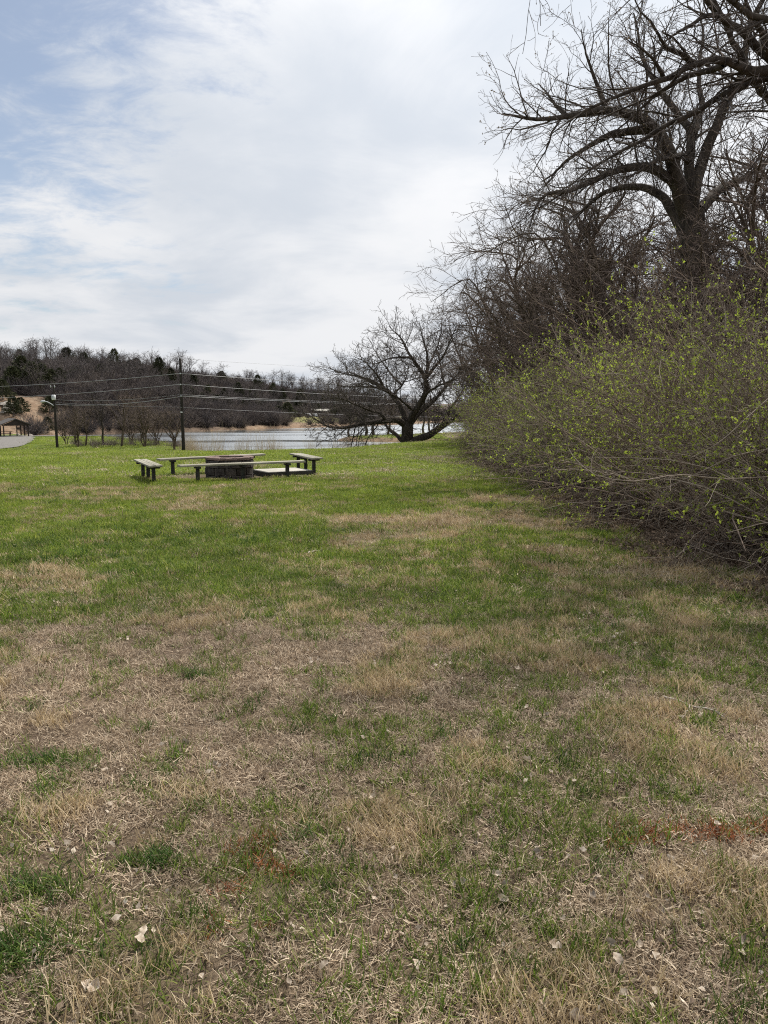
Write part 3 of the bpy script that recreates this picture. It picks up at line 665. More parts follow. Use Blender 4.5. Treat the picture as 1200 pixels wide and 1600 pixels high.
def make_fire_ring():
    c = np.array((-3.62, 17.3)); z0 = gz(*c); t = empty('fire_ring', (*c, z0), R(8)); tag(t, 'round dark brick fire ring with a reddish capped rim, between the benches', 'fire pit')
    rng = np.random.default_rng(5); nb = 13
    def wedge(a0, a1, r0, r1, z0, z1, b=.008):
        V = []
        for z, e in ((z0, b), (z0 + b, 0), (z1 - b, 0), (z1, b)):
            for r, aa in ((r0 + e, a0 + e / r0), (r1 - e, a0 + e / r1), (r1 - e, (a0 + a1) / 2), (r1 - e, a1 - e / r1), (r0 + e, a1 - e / r0)):
                rr = r if aa != (a0 + a1) / 2 else r
                V.append((rr * math.cos(aa), rr * math.sin(aa), z))
        F = [(4, 3, 2, 1, 0), (15, 16, 17, 18, 19)]
        for k in range(3):
            for i in range(5): F.append((k * 5 + i, k * 5 + (i + 1) % 5, k * 5 + 5 + (i + 1) % 5, k * 5 + 5 + i))
        V = np.array(V) + rng.uniform(-.004, .004, (20, 3)); return MB().add(V, F)
    for course in range(3):
        for i in range(nb):
            a0 = (i + .5 * (course % 2)) * 2 * PI / nb; g = .024
            j = rng.uniform(-.012, .012)
            wedge(a0 + g, a0 + 2 * PI / nb - g, .38 + j, .555 + j, -.08 + course * .168, -.08 + course * .168 + .159).build('brick', MAT['block'], t)
    for i in range(9):
        a0 = (i + .3) * 2 * PI / 9; wedge(a0 + .012, a0 + 2 * PI / 9 - .012, .35, .563 + rng.uniform(-.01, .01), .428 + rng.uniform(0, .006), .49 + rng.uniform(0, .008)).build('cap_stone', MAT['cap'], t)
    V = [(0, 0, .10)] + [(.42 * math.cos(i * PI / 8), .42 * math.sin(i * PI / 8), .04 + .03 * rng.random()) for i in range(16)]
    MB().add(V, [(0, i + 1, (i + 1) % 16 + 1) for i in range(16)]).build('ash_bed', MAT['ash'], t)
make_fire_ring()
def make_slab():
    c = (-2.48, 18.0); z0 = gz(*c); t = empty('deck_slab', (*c, z0), R(31)); tag(t, 'low pale flat slab with dark edge boards beside the fire ring', 'slab')
    MB().box((0, 0, .065), (1.12, .92, .13), bev=.008).build('slab_top', MAT['slab'], t)
    for (cx, cy, sx, sy) in ((0, -.482, 1.2, .04), (0, .482, 1.2, .04), (-.582, 0, .04, .92), (.582, 0, .04, .92)):
        MB().box((cx, cy, .05), (sx, sy, .14), bev=.006).build('edge_board', MAT['slab_frame'], t)
make_slab()

# ------------------------------------------------------------------ poles and wires
def make_pole(px, D, top_y, base_drop, r0, r1, label, lean=0.0):
    top = at(px, top_y, D); x = top[0]; zb = gz(x, D); t = empty('utility_pole', (x, D, zb)); h = top[2] - zb
    tag(t, label, 'utility pole', 'utility poles by the lake'); ks = np.linspace(0, 1, 9)
    pts = [(lean * k, 0, -.3 + (h + .3) * k) for k in ks]; MB().tube(pts, [r0 + (r1 - r0) * k for k in ks], 12).build('pole_shaft', MAT['pole'], t, smooth=True)
    return t, np.array((x, D, zb)), h
pole, PB, ph = make_pole(281.5, 72, 560, 0, .175, .12, 'tall dark leaning wooden utility pole at the lake edge', 0.0)
def pole_z(py, D=72): return at(284, py, D)[2]
for py in (584, 601, 619):
    z = pole_z(py) - PB[2]
    MB().tube([(0, -.13, z), (0, -.20, z), (0, -.27, z)], [.05, .07, .045], 10).build('insulator', MAT['metal'], pole, smooth=True)
MB().box((-.02, -.19, pole_z(644) - PB[2]), (.2, .05, .10), bev=.01).build('number_plate', MAT['white'], pole)
lamp, LB, lh = make_pole(83.5, 78, 600, 0, .15, .10, 'shorter dark pole with a street lamp arm and a white box')
def lz(py): return at(85, py, 78)[2] - LB[2]
arm = MB().tube(resample([(-.05, -.1, lz(634)), (-.45, -.1, lz(630)), (-.8, -.1, lz(627.6)), (-1.05, -.1, lz(627.3))], 10), .045, 8).build('lamp_arm', MAT['metal'], lamp, smooth=True)
MB().tube([(-.92, -.1, lz(627.2)), (-1.05, -.1, lz(627.2)), (-1.3, -.1, lz(627.6)), (-1.42, -.1, lz(628))], [.05, .12, .13, .04], 10).build('lamp_head', MAT['metal'], arm, smooth=True)
MB().tube([(.05, -.26, lz(625)), (.05, -.26, lz(624.4)), (.05, -.26, lz(617.6)), (.05, -.26, lz(617))], [.16, .2, .2, .12], 14).build('transformer', MAT['white'], lamp, smooth=True)
MB().box((.05, -.46, lz(620.5)), (.16, .02, .18)).build('box_panel', MAT['silver'], lamp)
for dx in (-.28, .12): MB().tube([(dx, -.06, lz(606)), (dx + .02, -.1, lz(603.5)), (dx, -.1, lz(602.6))], [.03, .06, .04], 8).build('insulator', MAT['metal'], lamp, smooth=True)
def wire(a, b, sag, rad, label):
    a, b = np.array(a), np.array(b); t = np.linspace(0, 1, 40)[:, None]; P = a * (1 - t) + b * t; P[:, 2] -= (4 * sag * t * (1 - t))[:, 0]
    o0 = P[0].copy(); o = MB().tube(P - o0, rad, 5).build('power_line', MAT['wire'], smooth=True, loc=tuple(o0)); tag(o, label, 'wire', 'power lines strung over the lake')
def pt(py, dx=0): p = at(282, py, 71.75); return p
wire(pt(583.5), at(-160, 605, 105), .5, .02, 'topmost wire running left from the tall pole')
wire(pt(600.5), at(-160, 623, 105), .5, .02, 'middle wire running left from the tall pole')
wire(pt(619.5), at(87, 632, 77.8), .35, .02, 'lowest wire between the tall pole and the lamp pole')
wire(pt(616.5), at(87, 624.5, 77.8), .3, .010, 'thin faint wire between the tall pole and the lamp pole')
wire(pt(636), at(87, 629, 77.8), .1, .008, 'faintest low wire crossing left behind the brown brush')
wire(pt(583.5), at(860, 606, 120), .6, .02, 'topmost wire running right from the tall pole')
wire(pt(600.5), at(860, 622, 120), .6, .02, 'second wire running right from the tall pole')
wire(pt(619.0), at(860, 634, 120), .4, .024, 'thick wire running right from the tall pole at mid height')
wire(pt(616.5), at(860, 630, 120), .5, .015, 'slim wire just above the thick one, right of the pole')
wire(pt(636.5), at(860, 652, 120), .4, .012, 'lowest wire running right from the tall pole over the far shore')
wire(pt(560.5), at(900, 584, 130), .5, .009, 'faint single wire against the sky above the hill')

# ------------------------------------------------------------------ picnic pavilion on the left
def make_pavilion():
    # gable end faces the camera and a little to the right
    A = at(24, 655, 108); zb = gz(A[0], 108); t = empty('picnic_pavilion', (A[0], 108, zb), R(34)); tag(t, 'open picnic pavilion with a dark gable roof at the left edge', 'pavilion')
    hw, ln, eh = 2.05, 7.5, 1.72; rh = A[2] - zb
    ap = (0.0, rh)
    for s in (-1, 1):
        m = MB(); prof = [(0, rh + .10), (s * hw, eh + .10), (s * hw, eh), (0, rh)]
        if s < 0: prof = prof[::-1]
        m.prism(prof, (lambda p: (p[0], -.3, p[1]), lambda p: (p[0], ln, p[1])))
        o = m.build('roof_slope', MAT['roof'], t)
    MB().prism([(-hw * .9, eh + .03), (hw * .9, eh + .03), (0, rh - .06)], (lambda p: (p[0], -.12, p[1]), lambda p: (p[0], -.05, p[1]))).build('gable_board', MAT['timber'], t)
    MB().box((0, .02, eh + .02), (hw * 1.8, .14, .18)).build('tie_beam', MAT['timber'], t)
    for x in (-1.62, 1.62):
        for y in (.05, 3.6, 7.1): MB().box((x, y, (eh - .2) / 2 - .05), (.16, .16, eh + .1), bev=.01).build('post', MAT['timber'], t)
    MB().box((.1, .05, (eh - .2) / 2 - .05), (.13, .13, eh + .1), bev=.01).build('post', MAT['timber'], t)
    b = MB().box((.33, .0, 1.25), (.34, .2, .34), bev=.01).build('notice_box', MAT['timber'], t)
    MB().box((0, 3.6, -.03), (4.2, 8.2, .12)).build('floor_slab', MAT['gravel'], t)
    P = np.array((A[0], 108.)); ca, sa = math.cos(R(34)), math.sin(R(34))
    q = P + np.array((-1.2 * ca - 2.0 * sa, -1.2 * sa + 2.0 * ca)); tt = empty('picnic_table', (q[0], q[1], zb + .03), R(34)); tag(tt, 'dark picnic table under the pavilion roof', 'picnic table')
    for k in range(4): MB().box((0, (k - 1.5) * .19, .74), (1.8, .18, .04)).build('top_board', MAT['timber'], tt)
    for s in (-1, 1): MB().box((0, s * .72, .44), (1.8, .26, .04)).build('bench_board', MAT['timber'], tt)
    for s in (-1, 1):
        [MB().tube([(s * .65, w * .62, 0), (s * .65, w * .25, .72)], .05, 4).build('leg', MAT['timber'], tt) for w in (-1, 1)]
make_pavilion()

# ------------------------------------------------------------------ far shelter and cars over the lake
def make_far():
    p = at(501, 647, 236); z = gz(p[0], 236); t = empty('lake_shelter', (p[0], 236, z), R(12)); tag(t, 'low shelter with a pale roof across the lake', 'shelter')
    for s in (-1, 1):
        prof = [(0, 2.75), (s * 1.9, 2.15), (s * 1.9, 2.03), (0, 2.63)]
        if s < 0: prof = prof[::-1]
        MB().prism(prof, (lambda q: (-2.9, q[0], q[1]), lambda q: (2.9, q[0], q[1]))).build('roof_slope', MAT['roof_pale'], t)
    for x in (-2.6, 0, 2.6):
        for y in (-1.6, 1.6): MB().box((x, y, 1.05), (.18, .18, 2.2)).build('post', MAT['timber'], t)
    MB().box((0, 1.5, .9), (5.2, .1, 1.7)).build('back_wall', MAT['timber'], t)
    def car(px, py, D, rz, mat, label):
        p = at(px, py, D); z = gz(p[0], D); t = empty('parked_car', (p[0], D, z), rz, .82); tag(t, label, 'car', 'cars parked across the lake')
        side = [(-2.1, .35), (-2.12, .75), (-1.95, .92), (-1.2, 1.0), (-.65, 1.42), (.75, 1.45), (1.5, 1.02), (2.05, .92), (2.15, .7), (2.12, .35)]
        V = []; F = []
        for yy, e in ((-.86, .0), (.86, .0)): V += [(x * (1 if zz < 1.1 else 1), yy * (1 if zz < 1.05 else .82), zz) for x, zz in side]
        n = len(side); F = [tuple(range(n))[::-1], tuple(range(n, 2 * n))] + [(i, (i + 1) % n, n + (i + 1) % n, n + i) for i in range(n)]
        F = [f[::-1] for f in F]
        MB().add(V, F).build('body', MAT[mat], t)
        for s in (-1, 1):
            MB().add([(-1.0, s * .845, 1.05), (1.2, s * .845, 1.05), (.68, s * .735, 1.38), (-.58, s * .735, 1.37)], [(0, 1, 2, 3)]).build('side_window', MAT['glass'], t)
            for x in (-1.3, 1.3): 
                w = MB().tube([(x, s * .72, .33), (x, s * .89, .33)], .33, 14).build('wheel', MAT['tyre'], t)
        MB().add([(1.46, -.68, 1.06), (1.46, .68, 1.06), (.80, .62, 1.41), (.80, -.62, 1.41)], [(0, 1, 2, 3)]).build('windscreen', MAT['glass'], t)
    car(480, 651, 230, R(-60), 'white', 'white car parked across the lake, left of the other one')
    car(490, 650, 232, R(-55), 'silver', 'pale silver car parked beside the far shelter')
make_far()

# ------------------------------------------------------------------ trees
def tree_obj(name, loc, wood_me, crown_me, label, cat='tree', group=None, rotz=0, scale=None, extra=()):
    t = empty(name, loc, rotz, scale); tag(t, label, cat, group)
    link('trunk', wood_me, t); link('crown', crown_me, t)
    for n, me in extra: link(n, me, t)
    return t

def limbs_to_wood(rng, limbs, base, k=22):
    """limbs: list of (points, r0, r1) in world space -> local (n,k,3),(n,k)"""
    P, Rr = [], []
    for pts, r0, r1 in limbs:
        p = resample([np.asarray(q) - base for q in pts], k, rng, .0)
        L = np.linalg.norm(np.diff(p, axis=0), axis=1).sum()
        w = np.cumsum(rng.normal(0, 1, (k, 3)), 0); w -= np.linspace(0, 1, k)[:, None] * w[-1]; p = p + w * L * .0035
        P.append(p); Rr.append(r0 + (r1 - r0) * np.linspace(0, 1, k) ** .85)
    return np.array(P), np.array(Rr)

def finish_tree(rng, P, Rr, levels, name, bark, twig, sides=8, bud=None):
    wood = Tubes(); wood.add(P, Rr, sides); crown = Tubes(); par = [(P, Rr)]; lastP = None
    for li, lv in enumerate(levels):
        kids = [spawn(rng, p, r, **lv['g']) for p, r in par]
        for c, r in kids: (wood if lv.get('wood') else crown).add(c, r, lv.get('sides', 3))
        par = kids + (par if lv.get('keep') else [])
    res = [wood.mesh(name + '_wood', bark), crown.mesh(name + '_crown', twig)]
    if bud:
        pos = np.concatenate([p[:, -1] for p, r in par[:1]] + [p[:, p.shape[1] // 2] for p, r in par[:1]])
        pos = pos[rng.uniform(0, 1, len(pos)) < bud[1]]
        V, Q = leaf_quads(rng, pos, bud[0], 1.7, .4); res.append(mesh_np(name + '_buds', V, Q, MAT['bud']))
    return res

def A(*pts): return [at(*p) for p in pts]

def build_cottonwood():
    rng = np.random.default_rng(12); D = 22.0; bx = at(1082, 500, D)[0]; base = np.array((bx, D, gz(bx, D)))
    f0 = at(1080, 330, D)
    L = [([base - (0, 0, .2), base + (-.05, 0, 2.0), at(1086, 470, D), at(1082, 400, D), f0], .50, .36),
         ([at(1080, 350, D)] + A((1066, 317, 21.8), (1054, 267, 21.4), (1040, 225, 21), (1017, 196, 20.6), (983, 179, 20.2), (946, 169, 19.8), (917, 171, 19.5), (883, 179, 19.2), (850, 186, 18.9), (818, 186, 18.7), (786, 178, 18.5)), .25, .02),
         (A((1018, 200, 20.6), (992, 202, 20.8), (958, 208, 21), (925, 225, 21.3), (888, 246, 21.6), (868, 266, 21.8), (846, 284, 22)), .13, .015),
         ([f0] + A((1083, 300, 22), (1081, 250, 22), (1083, 208, 22.2), (1071, 183, 22.4), (1042, 146, 22.6), (1021, 117, 22.8), (1003, 70, 23), (990, 20, 23)), .19, .02),
         ([f0] + A((1086, 290, 22), (1093, 262, 22), (1102, 225, 21.8), (1121, 179, 21.6), (1142, 133, 21.4), (1154, 108, 21.2), (1166, 60, 21), (1190, 0, 20.8), (1230, -60, 20.5)), .20, .04),
         ([at(1074, 345, 22)] + A((1054, 290, 21.6), (1021, 268, 21.2), (983, 265, 20.9), (950, 273, 20.6), (917, 288, 20.3), (883, 298, 20.1), (856, 302, 20), (838, 326, 19.9), (828, 355, 19.9)), .19, .015),
         ([at(1074, 375, 22)] + A((1058, 345, 22.4), (1033, 309, 22.8), (1004, 293, 23), (958, 293, 23.3), (925, 313, 23.5), (900, 338, 23.7), (879, 367, 23.8)), .20, .018),
         ([at(1090, 330, 22)] + A((1110, 305, 22.6), (1130, 290, 23.2), (1165, 275, 23.8), (1210, 240, 24.4), (1260, 180, 25)), .17, .02),
         ([at(1081, 255, 22)] + A((1066, 240, 21.4), (1048, 245, 20.8), (1020, 250, 20.4), (1000, 262, 20), (975, 285, 19.8)), .10, .012),
         ([at(1083, 210, 22.2)] + A((1098, 170, 23), (1090, 120, 23.5), (1098, 60, 24), (1090, 0, 24.5)), .12, .015),
         ([at(946, 169, 19.8)] + A((938, 145, 19.8), (925, 115, 19.8), (915, 80, 19.7), (908, 45, 19.6)), .07, .01),
         ([at(883, 179, 19.2)] + A((868, 165, 19.4), (855, 145, 19.6), (840, 130, 19.7)), .06, .01),
         ([at(1085, 300, 22)] + A((1066, 285, 23.2), (1040, 240, 24.2), (1015, 200, 25), (990, 150, 25.6), (965, 110, 26)), .14, .015)]
    P, Rr = limbs_to_wood(rng, L, base, 26)
    lv = [dict(g=dict(dens=2.3, length=(.36, .9, 3.0), ang=(22, 60), k=9, curl=.15, up=.0, rr=.5, tmin=.22, tip=.006, taper=.7), sides=4, wood=True, keep=True),
          dict(g=dict(dens=4.0, length=(.42, .45, 1.2), ang=(25, 65), k=5, curl=.2, up=.05, rr=.6, tmin=.15, tip=.004), sides=3),
          dict(g=dict(dens=9.0, length=(.5, .16, .5), ang=(25, 60), k=4, curl=.22, up=.08, rr=.7, tmin=.1, tip=.0035, minr=.004, cmax=9), sides=3)]
    m = finish_tree(rng, P, Rr, lv, 'cottonwood', MAT['bark'], MAT['twig'], 10, (.05, .35))
    tree_obj('cottonwood_tree', base, m[0], m[1], 'big bare tree with a limb arching far out to the left', extra=[('buds', m[2])])
build_cottonwood()

def build_near_tree():
    rng = np.random.default_rng(22); base = np.array((8.3, 11.5, gz(8.3, 11.5))); tz = np.array((0, 0, 1.0))
    c1 = np.array((7.9, 11.4, 5.4)); c2 = np.array((7.5, 11.2, 7.3))
    L = [([base - tz * .2, base + tz * 2.2, c1, c2, c2 + (.3, .3, 2.5), c2 + (.4, .8, 5)], .42, .08),
         ([c1 + (.0, 0, .6)] + A((1290, 108, 11.1), (1200, 113, 10.8), (1176, 114, 10.7), (1152, 108, 10.5), (1130, 98, 10.4), (1104, 94, 10.3), (1080, 98, 10.2), (1060, 106, 10.1), (1036, 120, 10), (1014, 131, 9.9), (960, 158, 9.8), (905, 183, 9.7), (858, 212, 9.6)), .125, .006),
         ([c1 + (.0, 0, .5)] + A((1290, 100, 11.4), (1200, 110, 11.2), (1160, 128, 11.1), (1132, 142, 11), (1100, 160, 10.9), (1068, 176, 10.9), (1040, 190, 10.8), (1000, 216, 10.7), (960, 236, 10.6), (915, 266, 10.5), (872, 300, 10.4)), .10, .006),
         ([c2] + A((1270, 130, 11), (1200, 86, 10.7), (1182, 70, 10.6), (1152, 46, 10.5), (1126, 26, 10.4), (1104, 2, 10.3), (1080, -40, 10.2), (1040, -90, 10)), .12, .02),
         ([c1 + (0, 0, .3)] + A((1260, 190, 12.2), (1200, 146, 12), (1180, 124, 11.9), (1160, 96, 11.8), (1144, 64, 11.7), (1134, 38, 11.6), (1120, 5, 11.5), (1100, -50, 11.4)), .12, .02),
         (A((1130, 100, 10.4), (1116, 108, 10.6), (1080, 116, 10.8), (1060, 126, 10.9), (1020, 152, 11), (980, 190, 11), (950, 215, 11)), .05, .006),
         (A((1136, 36, 10.5), (1108, 24, 10.3), (1080, 40, 10.1), (1060, 53, 10), (1040, 68, 9.9), (1020, 100, 9.8)), .04, .005),
         ([c2 + (0, 0, .5)] + A((1300, 20, 9.2), (1200, 30, 9), (1160, 10, 8.9), (1120, -20, 8.8), (1060, -60, 8.6)), .10, .02),
         ([c2 + (.2, .2, 1.5)] + A((1250, -70, 9.2), (1130, -110, 8.8), (1030, -130, 8.5), (985, -150, 8.3), (935, -140, 8.2), (890, -120, 8.1), (858, -95, 8.05)), .09, .006),
         (A((985, -150, 8.3), (930, -125, 8.0), (880, -95, 7.8), (838, -62, 7.7)), .02, .004),
         (A((1080, 98, 10.2), (1064, 80, 10.0), (1042, 72, 9.8), (1024, 45, 9.6), (1000, 20, 9.5), (985, -15, 9.4)), .035, .005),
         (A((1200, 86, 10.7), (1190, 50, 10.2), (1170, 15, 9.8), (1160, -30, 9.5)), .06, .01),
         (A((1036, 120, 10), (1020, 95, 9.6), (1000, 75, 9.4), (975, 60, 9.2)), .03, .004)]
    P, Rr = limbs_to_wood(rng, L, base, 26)
    lv = [dict(g=dict(dens=2.9, length=(.3, .5, 1.6), ang=(25, 65), k=8, curl=.17, up=-.02, rr=.5, tmin=.25, tip=.003, taper=.7), sides=4, wood=True, keep=True),
          dict(g=dict(dens=3.6, length=(.42, .3, .8), ang=(25, 65), k=6, curl=.2, up=-.02, rr=.55, tmin=.15, tip=.0025, minr=.0035), sides=3),
          dict(g=dict(dens=6.0, length=(.5, .12, .38), ang=(25, 60), k=4, curl=.25, up=.0, rr=.7, tmin=.1, tip=.002, minr=.0028, cmax=7), sides=3)]
    m = finish_tree(rng, P, Rr, lv, 'near_tree', MAT['bark'], MAT['twig'], 10, (.022, .25))
    tree_obj('overhanging_tree', base, m[0], m[1], 'bare limbs reaching in overhead from beyond the right edge', extra=[('buds', m[2])])
build_near_tree()

def build_lake_tree():
    rng = np.random.default_rng(32); D = 50.0; bx = at(636, 693, D)[0]; base = np.array((bx, D, gz(bx, D)))
    drop = base[2] - at(636, 693, D)[2]
    def B(*pts): return A(*[(x, y, D + d) for x, y, d in pts])
    L = [([base - (0, 0, .3), base + (0, 0, .2)] + B((636, 675, 0), (637, 658, 0)), .52, .42),
         ([base + (.05, 0, 0)] + B((650, 688, -.2), (668, 681, -.5), (690, 667, -1), (712, 652, -1.5), (735, 632, -2), (752, 612, -2.4)), .36, .06),
         ([base + (-.05, 0, 0)] + B((624, 684, .3), (611, 673, .8), (603, 664, 1.2), (598, 650, 1.6), (590, 632, 2)), .20, .03),
         (B((636, 664, 0), (622, 656, -.4), (604, 657, -.8), (585, 661, -1.2), (565, 664, -1.7), (545, 668, -2.2), (525, 668, -2.6), (508, 664, -3), (490, 653, -3.3), (473, 645, -3.6)), .30, .02),
         (B((634, 664, 0), (630, 645, .2), (624, 632, .4), (612, 618, .7), (600, 607, 1), (585, 596, 1.3), (562, 588, 1.6), (540, 585, 1.9), (512, 573, 2.2)), .27, .025),
         (B((638, 664, 0), (646, 643, -.4), (660, 622, -.9), (664, 600, -1.2), (658, 578, -1.5), (646, 560, -1.8), (636, 545, -2), (625, 528, -2.2), (608, 510, -2.4)), .30, .025),
         (B((664, 600, -1.2), (668, 575, -.8), (667, 552, -.4), (660, 530, 0), (655, 503, .3)), .16, .02),
         (B((640, 662, 0), (655, 645, 1), (676, 628, 2), (696, 606, 3), (712, 588, 3.6), (728, 565, 4)), .26, .025),
         (B((666, 590, -1), (684, 568, -2), (697, 548, -2.8), (706, 525, -3.2), (714, 508, -3.5)), .15, .02),
         (B((600, 607, 1), (592, 590, .2), (578, 574, -.5), (565, 563, -1), (552, 556, -1.4)), .12, .015),
         (B((646, 560, -1.8), (628, 558, -2.6), (610, 560, -3.2), (588, 568, -3.8), (566, 566, -4.2)), .10, .015),
         (B((604, 657, -.8), (590, 645, -1.8), (570, 638, -2.8), (548, 630, -3.6), (528, 622, -4.2), (505, 624, -4.6)), .13, .015),
         (B((612, 618, .7), (628, 602, 1.6), (636, 585, 2.4), (638, 566, 3)), .10, .015),
         (B((690, 667, -1), (704, 640, .5), (720, 618, 1.5), (734, 590, 2.2)), .15, .02),
         (B((585, 661, -1.2), (575, 650, -.2), (555, 648, .8), (532, 642, 1.6), (510, 640, 2.2)), .09, .012)]
    L += [(B((600, 607, 1), (580, 604, 2.4), (556, 606, 3.4), (530, 604, 4.2), (512, 598, 4.8)), .11, .014), (B((628, 602, 1.6), (612, 585, 2.6), (598, 566, 3.2), (586, 548, 3.6), (580, 534, 3.8)), .11, .014),
          (B((660, 622, -.9), (680, 606, -2.2), (700, 596, -3.2), (722, 590, -4)), .13, .015), (B((668, 575, -.8), (680, 548, .8), (688, 524, 1.8), (690, 505, 2.4)), .10, .014), (B((696, 606, 3), (690, 580, 4), (684, 552, 4.6), (676, 528, 5)), .11, .014), (B((646, 643, -.4), (626, 625, -2), (604, 612, -3.2), (584, 604, -4), (560, 600, -4.6)), .11, .014)]
    P, Rr = limbs_to_wood(rng, L, base, 20); Rr *= .88
    lv = [dict(g=dict(dens=3.1, length=(.42, 1.0, 3.2), ang=(28, 65), k=8, curl=.2, up=.03, rr=.5, tmin=.22, tip=.012, taper=.7), sides=4, wood=True, keep=True),
          dict(g=dict(dens=3.8, length=(.45, .5, 1.3), ang=(28, 65), k=5, curl=.24, up=.05, rr=.6, tmin=.15, tip=.009, minr=.012), sides=3),
          dict(g=dict(dens=5.6, length=(.5, .22, .65), ang=(28, 60), k=3, curl=.25, up=.05, rr=.7, tmin=.1, tip=.007, minr=.009, cmax=7), sides=3)]
    m = finish_tree(rng, P, Rr, lv, 'lake_tree', MAT['bark'], MAT['twig'], 10)
    tree_obj('spreading_tree', base, m[0], m[1], 'low wide spreading bare tree with several trunks at the lake edge')
build_lake_tree()

def generic_tree(seed, h, spread, lean=(0, 0), r=.25, nl=11, fork=.25, name='tree', bark='bark', twig='twig', levels=None, drop=.0, multi=1, ksides=7):
    """trunk with limbs that rise and arch over, in local space"""
    rng = np.random.default_rng(seed); L = []; lean = np.array((*lean, 0.0))
    for mi in range(multi):
        az0 = rng.uniform(0, 2 * PI); off = np.array((math.cos(az0), math.sin(az0), 0)) * (.12 * spread if multi > 1 else 0)
        top = np.array((0, 0, h * rng.uniform(.82, 1.0))) + lean * h + off * 2.5 + np.array((*rng.normal(0, .05 * h, 2), 0))
        b0 = off * .25
        tr = [b0 - (0, 0, .2), b0 + top * .15 + rng.normal(0, .02 * h, 3) * (1, 1, 0), b0 + top * .4 + rng.normal(0, .035 * h, 3) * (1, 1, 0), b0 + top * .7 + rng.normal(0, .05 * h, 3) * (1, 1, 0), b0 + top]
        L.append((tr, r / multi ** .4, r * .10)); T = resample(tr, 40)
        n = max(3, nl // multi)
        for i in range(n):
            t = fork + (.93 - fork) * (i + rng.uniform(0, .8)) / n; p = T[int(t * 39)]; az = i * 2.4 + rng.uniform(-.5, .5) + seed
            reach = spread * (1.05 - .55 * t) * rng.uniform(.7, 1.15); d = np.array((math.cos(az), math.sin(az), 0)); rise = h * (1 - t) * rng.uniform(.35, .75) + .04 * h
            q = [p, p + d * reach * .3 + (0, 0, rise * .5) + rng.normal(0, .03 * h, 3), p + d * reach * .65 + (0, 0, rise * .85) + rng.normal(0, .04 * h, 3) + lean * reach * .6, p + d * reach + (0, 0, rise * (1 - drop)) + lean * reach + rng.normal(0, .03 * h, 3)]
            L.append((q, r * (.62 - .42 * t), max(.008, r * .05)))
    P, Rr = limbs_to_wood(rng, L, np.zeros(3), 16)
    return finish_tree(rng, P, Rr, levels, name, MAT[bark], MAT[twig], ksides)

def lv_thicket(s=1.0):
    return [dict(g=dict(dens=1.7, length=(.40, .8, 2.4), ang=(25, 65), k=6, curl=.2, up=.04, rr=.55, tmin=.18, tip=.008, taper=.7), sides=4, wood=True, keep=True),
            dict(g=dict(dens=3.2 * s, length=(.45, .4, 1.2), ang=(25, 65), k=4, curl=.24, up=.03, rr=.6, tmin=.12, tip=.006, minr=.008), sides=3),
            dict(g=dict(dens=4.6 * s, length=(.5, .2, .6), ang=(25, 60), k=3, curl=.25, up=.03, rr=.7, tmin=.1, tip=.005, minr=.0065, cmax=6), sides=3)]
thick = [generic_tree(101, 10.0, 4.6, (-.16, -.02), .19, 15, .2, 'thicket_a', 'bark_brown', 'twig_brown', levels=lv_thicket(), drop=.25),
         generic_tree(102, 9.0, 4.2, (-.10, .03), .19, 15, .18, 'thicket_b', 'bark_brown', 'twig_brown', levels=lv_thicket(), drop=.2, multi=2),
         generic_tree(103, 11.0, 4.4, (-.05, .0), .22, 15, .25, 'thicket_c', 'bark_brown', 'twig', levels=lv_thicket(), drop=.15),
         generic_tree(104, 7.5, 3.6, (-.2, -.05), .17, 12, .12, 'thicket_d', 'bark_brown', 'twig_brown', levels=lv_thicket(1.1), drop=.3, multi=3)]
def build_thicket_trees():
    rng = np.random.default_rng(5)
    spots = [ # px, D, mesh, scale, label
        (1185, 24.5, 2, 1.0, 'dark bare tree with a crooked trunk at the right edge behind the thicket'),
        (985, 29, 0, 1.12, 'bare tree leaning left beneath the big arching limb'),
        (915, 33, 2, 1.12, 'bare tree behind the thicket, left of the big arching tree'),
        (850, 38, 0, 1.15, 'left-leaning bare tree above the middle of the thicket'),
        (800, 46, 1, 1.3, 'bare tree with reddish twigs over the far thicket'),
        (775, 54, 0, 1.08, 'farthest left-leaning bare tree of the row behind the thicket'),
        (745, 60, 1, .95, 'bare tree standing just behind the spreading lakeside tree'),
        (1130, 31, 3, 1.25, None), (1045, 34, 1, 1.0, None), (960, 40, 3, 1.3, None), (890, 48, 3, 1.3, None), (1180, 36, 0, .95, None), (1110, 40, 2, .9, None), (1020, 27, 3, 1.0, None),
        (1240, 20, 3, 1.15, None), (1150, 19, 3, .82, None), (930, 24.5, 3, .85, None), (868, 29, 3, .9, None), (820, 36, 3, .95, None), (1060, 46, 0, 1.0, None), (985, 52, 2, 1.0, None), (840, 62, 1, 1.0, None)]
    for px, D, k, s, lab in spots:
        x = at(px, 640, D)[0]; t = tree_obj('bare_tree', (x, D, gz(x, D)), thick[k][0], thick[k][1], lab or 'bare tree lost among the dense branches behind the green thicket', 'tree', 'bare trees behind the thicket', rng.uniform(-.5, .5), s)
build_thicket_trees()

